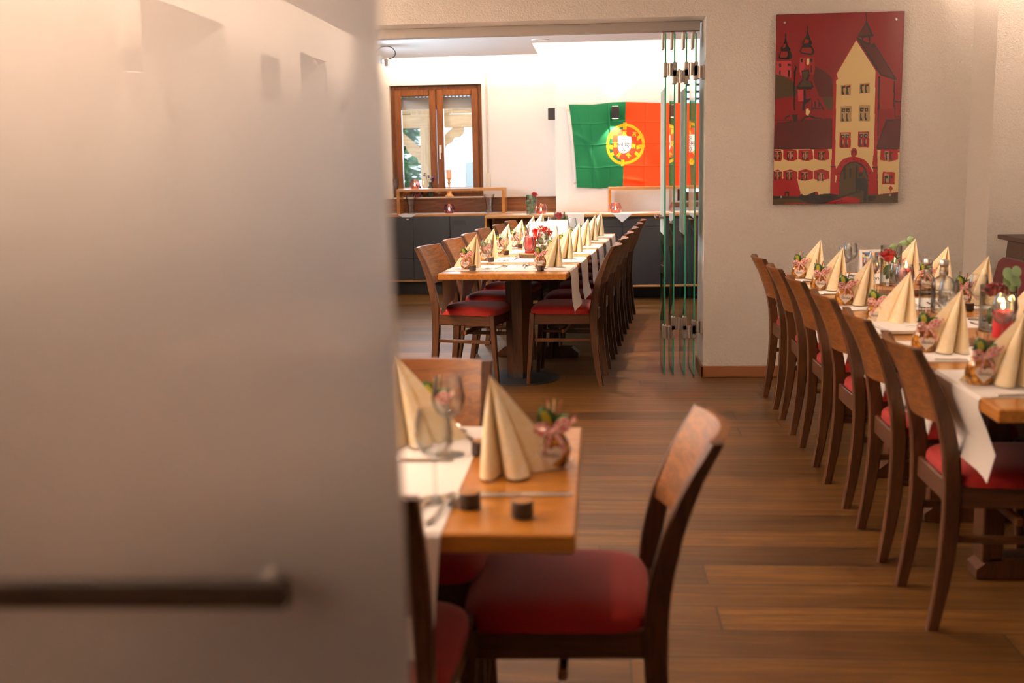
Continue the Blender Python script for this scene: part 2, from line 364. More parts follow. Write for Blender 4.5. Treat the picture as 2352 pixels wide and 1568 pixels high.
def vcol(name, rough=.8, coat=0, spec=.3):
    m = mat(name, (1, 1, 1), rough, coat=coat, spec=spec); a = nd(m, 'ShaderNodeVertexColor', layer_name='print'); ln(m, a, 'Color', pbsdf(m), 'Base Color'); return m
# ================================================================ the setting
def wall(name, axis, t0, t1, a0, a1, z0, z1, holes, m, label):
    """a wall of thickness t0..t1 across axis, running a0..a1, with openings (a, a, z, z) cut through it"""
    A = sorted({a0, a1, *[h[0] for h in holes], *[h[1] for h in holes]}); Z = sorted({z0, z1, *[h[2] for h in holes], *[h[3] for h in holes]})
    mb = MB()
    inside = lambda i, j: 0 <= i < len(A)-1 and 0 <= j < len(Z)-1 and not any(h[0] <= A[i] < h[1] and h[2] <= Z[j] < h[3] for h in holes)
    P = (lambda a, t, z: (a, t, z)) if axis == 'y' else (lambda a, t, z: (t, a, z))
    for i in range(len(A)-1):
        for j in range(len(Z)-1):
            if not inside(i, j): continue
            p, q, r, s = A[i], A[i+1], Z[j], Z[j+1]
            for t in (t0, t1): mb.add([P(p, t, r), P(q, t, r), P(q, t, s), P(p, t, s)], [(0, 1, 2, 3)])
            for (di, dj, u) in ((-1, 0, (p, r, p, s)), (1, 0, (q, r, q, s)), (0, -1, (p, r, q, r)), (0, 1, (p, s, q, s))):
                if not inside(i+di, j+dj): mb.add([P(u[0], t0, u[1]), P(u[0], t1, u[1]), P(u[2], t1, u[3]), P(u[2], t0, u[3])], [(0, 1, 2, 3)])
    o = mb.build(name, m); struct(o, label, 'wall'); return o
fl = MB().box(-2.95, 3.0, -10.4, 12.6, -.06, 0).build('floor', M['floor']); struct(fl, 'brown oak plank floor running through both dining rooms', 'floor')
SIDE_WIN = [(8.6, 10.6, .95, 2.25), (-5.62, -4.22, .95, 2.37), (-8.42, -7.52, .95, 2.37)]
wall('wall_left', 'x', -2.95, -2.5, -10.4, 12.6, 0, 2.95, SIDE_WIN, M['plaster'], 'long white plaster outside wall with window recesses')
wall('wall_partition', 'y', 7.24, 7.68, -2.5, 2.75, 0, 2.95, [(-2.35, .677, 0, 2.304)], M['plaster'], 'rough plaster wall with the wide opening and the red picture')
wall('wall_right', 'x', 2.62, 2.80, -10.4, 6.82, 0, 2.95, [], M['plaster'], 'rough plaster wall behind the bench')
wall('wall_pier', 'y', 6.82, 7.24, 2.31, 2.80, 0, 2.95, [], M['plaster'], 'plaster pier in the corner beside the bench')
wall('wall_rear_right', 'x', 2.30, 2.50, 7.68, 12.0, 0, 2.95, [], M['plaster_rear'], 'side wall of the back room behind the glass panels')
wall('wall_rear_window', 'y', 12.4, 12.62, -2.5, -.46, 0, 2.95, [(-2.313, -1.285, 1.045, 2.288)], M['plaster_rear'], 'white back room wall around the brown window')
wall('wall_rear_flag', 'y', 12.0, 12.62, -.46, 2.5, 0, 2.95, [(.835, 1.75, .985, 2.36)], M['plaster_rear'], 'white back room wall carrying the flag')
wall('wall_back', 'y', -10.4, -10.2, -2.5, 2.62, 0, 2.95, [], M['plaster'], 'plaster end wall behind the viewer')
c = MB().box(-2.95, 2.8, -10.4, 12.62, 2.95, 3.01).build('ceiling', M['ceiling']); struct(c, 'raised ceiling above the lighting coves', 'ceiling')
c = MB().box(-2.5, 2.30, 7.68, 10.45, 2.5, 2.555).box(-2.5, -.605, 10.45, 11.52, 2.5, 2.555).build('ceiling_rear', M['ceiling']); struct(c, 'dropped ceiling of the back room with a stepped edge', 'ceiling')
c = MB().box(-2.1, 2.04, 3.13, 7.24, 2.52, 2.575).box(-2.1, 2.04, -10.2, 1.3, 2.52, 2.575).build('ceiling_front', M['ceiling']); struct(c, 'dropped ceiling of the front room', 'ceiling')
def trim(n, label, *boxes):
    mb = MB()
    for b in boxes: mb.box(*b, c=.004)
    o = mb.build(n, M['skirting']); struct(o, label, 'baseboard'); return o
trim('baseboard_right', 'brown skirting board along the rough plaster wall below the picture', (.662, 2.30, 7.222, 7.24, 0, .075), (.662, .677, 7.222, 7.66, 0, .075))
trim('baseboard_bench', 'brown skirting board behind the bench', (2.602, 2.62, -10.2, 6.82, 0, .075))
trim('baseboard_left', 'brown skirting board of the long outside wall', (-2.5, -2.482, -10.2, 7.24, 0, .075))
# wood panelling strips under the rear windows
o = MB().box(-2.5, -.46, 12.372, 12.4, .86, 1.035, c=.003).box(-2.5, -.46, 12.36, 12.4, 1.035, 1.047, c=.002).build('trim_1', M['panelling']); struct(o, 'brown wooden panel strip under the brown window', 'wall panel')
# ---------------------------------------------------------------- brown double window
w = thing('window_1', 'brown double casement window looking out to the wooden pergola', 'window', (-1.80, 12.50, 1.045)); w['kind'] = 'structure'
X0, X1, ZT = -.513, .515, 1.243
mb = MB()
mb.box(X0, X0+.055, -.03, .05, 0, ZT, .006).box(X1-.055, X1, -.03, .05, 0, ZT, .006).box(X0+.055, X1-.055, -.03, .05, ZT-.055, ZT, .006).box(X0+.055, X1-.055, -.03, .05, 0, .05, .006)
mb.build('frame', M['window_wood'], w)
def sash(x0, x1, par):
    b = .075; f = MB()
    f.box(x0, x0+b, -.055, .02, .045, ZT-.045, .009).box(x1-b, x1, -.055, .02, .045, ZT-.045, .009)
    f.box(x0+b, x1-b, -.055, .02, ZT-.045-b, ZT-.045, .009).box(x0+b, x1-b, -.055, .02, .045, .045+b, .009)
    s = f.build('sash', M['window_wood'], par)
    MB().box(x0+b-.005, x1-b+.005, -.012, -.004, .045+b, ZT-.045-b).build('pane', M['pane'], s); return s
s1 = sash(X0+.045, -.003, w); s2 = sash(.003, X1-.045, w)
h = MB().box(.025, .053, -.067, -.055, .50, .585, .004).tube([(.039, -.062, .55), (.039, -.10, .55), (.039, -.105, .54), (.039, -.105, .43)], .009, 10)
h.build('window_handle', M['white'], s2)
MB().box(X0+.01, X1-.01, -.115, -.03, -.012, .012, .004).build('sill', M['white'], w)
# roller shutter half drawn behind the panes
rs = thing('roller_shutter', 'grey roller shutter drawn a little way down behind the brown window', 'shutter', (-1.80, 12.60, 2.03))
for k in range(6):
    mb = MB().box(-.5, .5, -.008, .008, k*.05, k*.05+(.037 if k in (2, 4) else .0495))
    if k in (2, 4):
        for j in range(-12, 12): mb.box(j*.042+.024, j*.042+.042, -.006, .006, k*.05+.037, k*.05+.05)
    mb.build('slat', M['white'], rs)
# strap of the shutter
st = thing('shutter_strap', 'vertical grey pull strap with cream winder box beside the brown window', 'shutter strap', (-1.23, 12.4, 1.14))
MB().box(-.007, .007, -.012, -.008, .10, 1.255).build('strap', mat('strap_webbing', (.50, .45, .40), .8), st)
MB().box(-.027, .027, -.014, 0, 0, .175, .004).box(-.012, .012, -.020, -.014, .07, .10, .003).build('winder_box', M['cream_plastic'], st)
MB().box(-.012, .012, -.018, 0, 1.25, 1.27, .003).build('guide', M['cream_plastic'], st)
# ---------------------------------------------------------------- second window behind the flag
w2 = thing('window_2', 'dark window half hidden behind the flag and the glass panels', 'window', (1.29, 12.22, .985)); w2['kind'] = 'structure'
f = MB()
for x0, x1 in ((-.455, -.36), (.36, .455), (-.05, .05)): f.box(x0, x1, -.05, .04, 0, 1.375, .006)
f.box(-.36, .36, -.045, .04, 1.28, 1.375, .006).box(-.36, .36, -.045, .04, 0, .09, .006)
f.build('frame', M['window_wood'], w2)
MB().box(-.37, .37, .0, .008, .08, 1.29).build('pane', M['pane'], w2)
MB().box(-.53, .5, -.26, -.19, -.06, -.012, .004).build('sill', M['panelling'], w2)
r2 = thing('roller_shutter', 'half open shutter slats glowing blue behind the window beside the flag', 'shutter', (1.29, 12.32, 1.98))
for k in range(5): MB().box(-.45, .45, -.008, .008, k*.075, k*.075+.025, .002).build('slat', M['anthracite'], r2)
# side windows of the outside wall
for n, (y0, y1, z0, z1) in enumerate(SIDE_WIN):
    f = MB(); b = .07; yc = (y0+y1)/2
    f.box(-.03, .03, y0-yc, y0-yc+b, 0, z1-z0, .005).box(-.03, .03, y1-yc-b, y1-yc, 0, z1-z0, .005).box(-.03, .03, y0-yc+b, y1-yc-b, 0, b, .005).box(-.03, .03, y0-yc+b, y1-yc-b, z1-z0-b, z1-z0, .005).box(-.03, .03, -.05, .05, b, z1-z0-b, .005)
    ws = thing('window_%d' % (n+3), ['side window of the back room in the long outside wall', 'deep side window behind the viewer with potted plants', 'farthest side window behind the viewer'][n], 'window', (-2.88, yc, z0)); ws['kind'] = 'structure'
    f.build('frame', M['window_wood'], ws)
    MB().box(-.004, .004, y0-yc+b, y1-yc-b, b, z1-z0-b).build('pane', M['pane'], ws)
    if y0 < 0: MB().box(-.06, -.045, y0-yc, y1-yc, 0, z1-z0).build('sky_blocker', M['white'], ws)  # added sheet keeping bright sky out of the milky panel's reflection
    MB().box(.03, .39, y0-yc, y1-yc, -.0, .02, .003).build('sill', M['oak_x'], ws)
# ---------------------------------------------------------------- outside the brown window
g = MB().box(-14, 10, 12.7, 40, -.4, -.3).build('ground_outside', mat('garden_ground', (.20, .24, .13), .9)); struct(g, 'garden ground outside the window', 'ground')
pg = thing('pergola', 'wooden pergola with scalloped braces seen through the brown window', 'pergola', (-2.25, 14.55, -.3))
MB().box(-.065, .065, -.065, .065, 0, 2.2, .006).build('post', M['pine'], pg)
MB().box(-2.2, 2.4, -.07, .07, 2.19, 2.36, .008).build('beam', M['pine_x'], pg)
MB().box(-2.2, 2.4, .6, .72, 2.40, 2.50, .008).build('rafter', M['pine_x'], pg)
def brace(sg):
    out = [(.065, 1.93), (.36, 2.19), (.50, 2.19)]
    inn = [(.50, 2.12), (.45, 2.07), (.37, 2.06), (.34, 2.00), (.27, 1.97), (.24, 1.90), (.19, 1.84), (.12, 1.82), (.10, 1.75), (.065, 1.72)]
    MB().prism([(sg*x, z) for x, z in out+inn], -.04, .04, 'y').build('brace', M['pine_x'], pg)
brace(-1); brace(1)
MB().box(-.03, .03, -.5, .6, 2.30, 2.40, .006, M=Matrix.Translation((.1, 0, .05)) @ Matrix.Rotation(R(35), 4, 'Z')).build('cross_rafter', M['pine'], pg)
# folded white parasol cover beyond the pergola
pts = []
mb = MB(); rows = []
for k in range(14):
    t = k/13; row = []
    for j in range(40):
        a = 2*math.pi*j/40; r = (.10+.55*min(1, t*1.25)**.8)*(1+.22*math.sin(a*7+t*2))*(1-.25*max(0, t-.7)); row.append((r*math.cos(a), r*.6*math.sin(a), 2.3-2.15*t))
    rows.append(row)
mb.grid(rows, wrap=True)
o = mb.build('folded_parasol', mat('white_canvas', (.86, .90, .90), .8)); o.location = (-1.25, 15.9, -.3); tag(o, 'pale folded parasol canvas standing outside the brown window', 'parasol')
o = MB().box(-.9, .9, -.02, .02, 0, 1.75, .01).build('canvas_screen', mat('white_screen_canvas', (.82, .88, .90), .8)); o.location = (-1.15, 17.2, -.3); tag(o, 'pale canvas wind screen outside behind the folded parasol', 'screen')
def leaves(n, boxr, size, rnd):
    mb = MB()
    for _ in range(n):
        p = Vector((rnd.uniform(*boxr[0]), rnd.uniform(*boxr[1]), rnd.uniform(*boxr[2]))); q = Matrix.Rotation(rnd.uniform(0, 6.3), 4, 'Z') @ Matrix.Rotation(rnd.uniform(-1, 1), 4, 'X'); s = size*rnd.uniform(.6, 1.4)
        mb.add([(-s*.5, 0, 0), (0, -s*.3, .1*s), (s*.6, 0, 0), (0, s*.3, .1*s)], [(0, 1, 2, 3)], rnd.choice((0, 0, 1)), True, Matrix.Translation(p) @ q)
    return mb
rn = random.Random(2)
o = leaves(5200, ((-4.8, -2.85), (16.2, 18.2), (-.3, 3.2)), .19, rn).build('hedge', [mat('hedge_leaf', (.10, .26, .08), .6), mat('hedge_leaf_pale', (.24, .44, .20), .6)], fix=False); tag(o, 'green bushes growing outside beyond the pergola', 'hedge', None, 'stuff')
# ---------------------------------------------------------------- folding glass wall: track and panels
tr = MB().box(-2.35, .66, 7.47, 7.55, 2.243, 2.304, .002).build('ceiling_track', M['track']); tag(tr, 'grey ceiling track of the folding glass wall under the wide lintel', 'track')
def folding_panel(label, x, y0, y1, frost, ang=0.0):
    t = thing('glass_screen', label, 'glass panel', (x, y0, 0), ang, 'folded glass panels'); L = y1-y0
    # clear pane with green cut edges
    p = MB().box(-.0048, .0048, .0012, L-.0012, .010, 2.205); p.build('pane', M['pane'], t)
    MB().box(-.005, .005, 0, .0012, .010, 2.206).box(-.005, .005, L-.0012, L, .010, 2.206).box(-.005, .005, 0, L, .0085, .010).build('cut_edge', M['green_edge'], t)
    if frost: MB().box(-.0062, -.0050, .004, L-.004, .93, 1.87).build('frosted_band', M['satin_band'], t)
    MB().box(-.013, .013, L*.35, L*.62, 2.13, 2.235, .003).build('hanger_clamp', M['hinge'], t)
    return t
PX = [.428, .486, .560, .620]
lab = ['folded glass panel with wooden pull, farthest from the plaster jamb', 'second folded glass panel counted from the wooden pull, clear', 'third folded glass panel counted from the wooden pull, frosted band', 'folded glass panel standing next to the plaster jamb']
pan = [folding_panel(lab[i], PX[i], 7.295, 7.735, i in (0, 2)) for i in range(4)]
def hinge(x0, x1, z, par, off):
    mb = MB()
    for x in (x0, x1): mb.box(x-.013, x+.013, -.012, .055, z-.045, z+.045, .004)
    xc = (x0+x1)/2
    mb.cyl(.009, z-.04, z+.04, 14, (xc, -.012, 0)).box(x0+.012, xc-.008, -.014, -.004, z-.038, z+.038, .002).box(xc+.008, x1-.012, -.014, -.004, z-.038, z+.038, .002)
    o = mb.build('hinge', M['hinge'], par); o.location = (-off, 0, 0)
for z in (1.985, .295):
    hinge(PX[0], PX[1], z, pan[0], PX[0]); hinge(PX[2], PX[3], z, pan[2], PX[2])
    hinge(PX[1], PX[2], z-.045 if z > 1 else z+.055, pan[1], PX[1])
    hinge(PX[3], PX[3]+.05, z-.02 if z > 1 else z+.03, pan[3], PX[3])
pl = MB().box(-.055, -.037, .02, .30, 1.034, 1.056, .002).build('pull_bar', M['walnut_y'], pan[0])
for y_ in (.028, .25): MB().box(-.056, -.005, y_, y_+.014, 1.037, 1.053, .002).build('bracket', M['steel'], pl)
# big satin glass panel close by
gp = thing('satin_glass_screen', 'large milky glass panel with dark wooden pull bar closing the near side', 'glass panel', (-.1785, .94, 0))
tilt = R(.75)
b = MB().box(-1.02, 0, 0, .010, .93, 1.87); ob = b.build('frosted_band', M['satin'], gp)
b = MB().box(-1.02, 0, 0, .010, .012, .929).box(-1.02, 0, 0, .010, 1.871, 2.44).build('clear_pane', M['pane'], gp)
b = MB().box(-.09, -.06, -.008, .018, 2.36, 2.47, .002).box(-.96, -.93, -.008, .018, 2.36, 2.47, .002).build('hanger_clamp', M['hinge'], gp)
hb = MB().box(-.56, -.0965, -.050, -.031, 1.034, 1.056, .002).build('pull_bar', M['dark_wood'], gp)
for x_ in (-.121, -.50): MB().tube([(x_, -.034, 1.049), (x_, 0, 1.049)], .006, 12).build('bracket', M['steel'], hb)
gp.rotation_euler = (0, 0, 0)
for c_ in gp.children: c_.rotation_euler = (0, -tilt, 0); c_.location = (math.sin(tilt)*1.25, 0, 0)
tr = MB().box(-2.1, -.10, .91, .98, 2.46, 2.52, .002).build('ceiling_track', M['track']); tag(tr, 'grey ceiling track above the milky glass panel', 'track')
# ---------------------------------------------------------------- lamps on walls and ceilings
def sconce(label, loc, rz, lit=12.0, col=REAR, ang=84):
    t = thing('wall_sconce', label, 'wall lamp', loc, rz, 'up and down wall lamps')
    MB().box(-.040, .040, -.085, -.008, -.062, .062, .003).box(-.025, .025, -.010, 0, -.04, .04).build('body', mat('sconce_metal', (.02, .02, .022), .35, .3), t)
    for z_ in (-.0632, .0615): MB().box(-.030, .030, -.075, -.02, z_, z_+.0017).build('lens', mat('lamp_lens', (1, .85, .6), .3, emit=col, estr=6 if lit else 0), t)
    if lit:
        for sgn in (1, -1):
            d = spot('sconce_beam', (0, 0, 0), (0, 0, sgn), lit, col, ang, .12, .012); d.parent = t; d.location = (0, -.045, sgn*.068)
    return t
sconce('wall lamp throwing its light up and down across the flag', (.176, 11.955, 1.925), 0, 30)
sconce('unlit dark wall lamp at the corner left of the flag', (-.46, 12.25, 1.935), R(-90), 0)
sconce('wall lamp between the plant windows behind the viewer', (-2.5, -3.95, 1.99), R(90), 40, WARM, 84)
sconce('farther wall lamp beside the tall plant behind the viewer', (-2.5, -8.95, 1.99), R(90), 60, WARM, 84)
def downlight(label, loc, power, col, ang=80, bl=.8, soft=.04):
    dl = thing('ceiling_spotlight', label, 'ceiling lamp', loc, 0, 'recessed ceiling spotlights')
    MB().lathe([(.045, -.001), (.050, -.006), (.075, -.006), (.078, 0), (.06, 0)], 28).build('trim_ring', M['white'], dl)
    MB().cyl(.044, -.003, -.0005, 24).build('lens', mat('spot_lens', (.8, .7, .55), .3), dl)
    d = spot('spotlight_beam', (0, 0, 0), (0, 0, -1), power, col, ang, bl, soft); d.parent = dl; d.location = (0, 0, -.008)
downlight('small round recessed spotlight in the back room ceiling', (-.518, 10.17, 2.5), 170, REAR)
downlight('recessed spotlight above the pillar end of the back room table', (-.56, 8.55, 2.5), 190, REAR)
downlight('recessed spotlight just behind the wide opening', (-.60, 7.85, 2.5), 330, REAR)
downlight('recessed spotlight above the bench table by the rough wall', (1.42, 5.6, 2.52), 85, WARM)
downlight('recessed spotlight above the bench table, nearer the viewer', (1.42, 3.9, 2.52), 60, WARM)
downlight('added spotlight brightening the nearest table', (-.55, 2.25, 2.95), 105, WARM, 64, 1, .13)  # added lamp to brighten the nearest table, no fitting known there
pj = thing('ceiling_projector', 'ceiling mounted projector arm with a looped black cable behind the panel edge', 'projector', (-2.0, 10.28, 2.5))
MB().cyl(.018, -.10, 0, 14).build('mount_pole', M['white'], pj)
MB().box(-.20, .045, -.10, .10, -.155, -.10, .012).build('body', M['white'], pj)
MB().cyl(.030, -.03, .03, 20, M=Matrix.Translation((.07, -.08, -.16)) @ Matrix.Rotation(R(15), 4, 'X')).lathe([(.032, .0), (.034, .004), (.032, .012)], 20, (.07, -.08, -.15)).build('lens_barrel', M['steel'], pj)
MB().tube(smooth([(-.05, -.06, -.11), (.02, -.06, -.03), (.11, -.06, .0-.02), (.16, -.06, -.06), (.15, -.06, -.11), (.06, -.06, -.14)], 8), .004, 8).build('cable', M['black'], pj)
# ================================================================ prints: the red picture and the flag
def raster_poly(img, poly, col):
    h, w = img.shape[:2]; P = np.array(poly, float)
    x0, x1 = max(0, int(P[:, 0].min())), min(w, int(P[:, 0].max())+2); y0, y1 = max(0, int(P[:, 1].min())), min(h, int(P[:, 1].max())+2)
    if x1 <= x0 or y1 <= y0: return
    X, Y = np.meshgrid(np.arange(x0, x1), np.arange(y0, y1)); ins = np.zeros(X.shape, bool); n = len(P)
    for i in range(n):
        xa, ya = P[i]; xb, yb = P[(i+1) % n]
        if ya == yb: continue
        c = (ya > Y) != (yb > Y); ins ^= c & (X < (xb-xa)*(Y-ya)/(yb-ya)+xa)
    img[y0:y1, x0:x1][ins] = col
def print_mesh(name, P, img, m, parent=None):
    """a fine surface P[h][w] of points that carries the printed colours of img"""
    h, w = img.shape[:2]; me = bpy.data.meshes.new(name)
    ii = np.arange(h*w).reshape(h, w); q = np.stack([ii[:-1, :-1], ii[1:, :-1], ii[1:, 1:], ii[:-1, 1:]], -1).reshape(-1, 4)
    me.from_pydata(P.reshape(-1, 3).tolist(), [], q.tolist()); me.materials.append(m)
    me.polygons.foreach_set('use_smooth', np.ones(len(q), bool))
    a = me.color_attributes.new('print', 'FLOAT_COLOR', 'POINT'); a.data.foreach_set('color', np.concatenate([img, np.ones((h, w, 1))], -1).astype(np.float32).ravel())
    o = bpy.data.objects.new(name, me); COL.objects.link(o)
    if parent: o.parent = parent
    return o
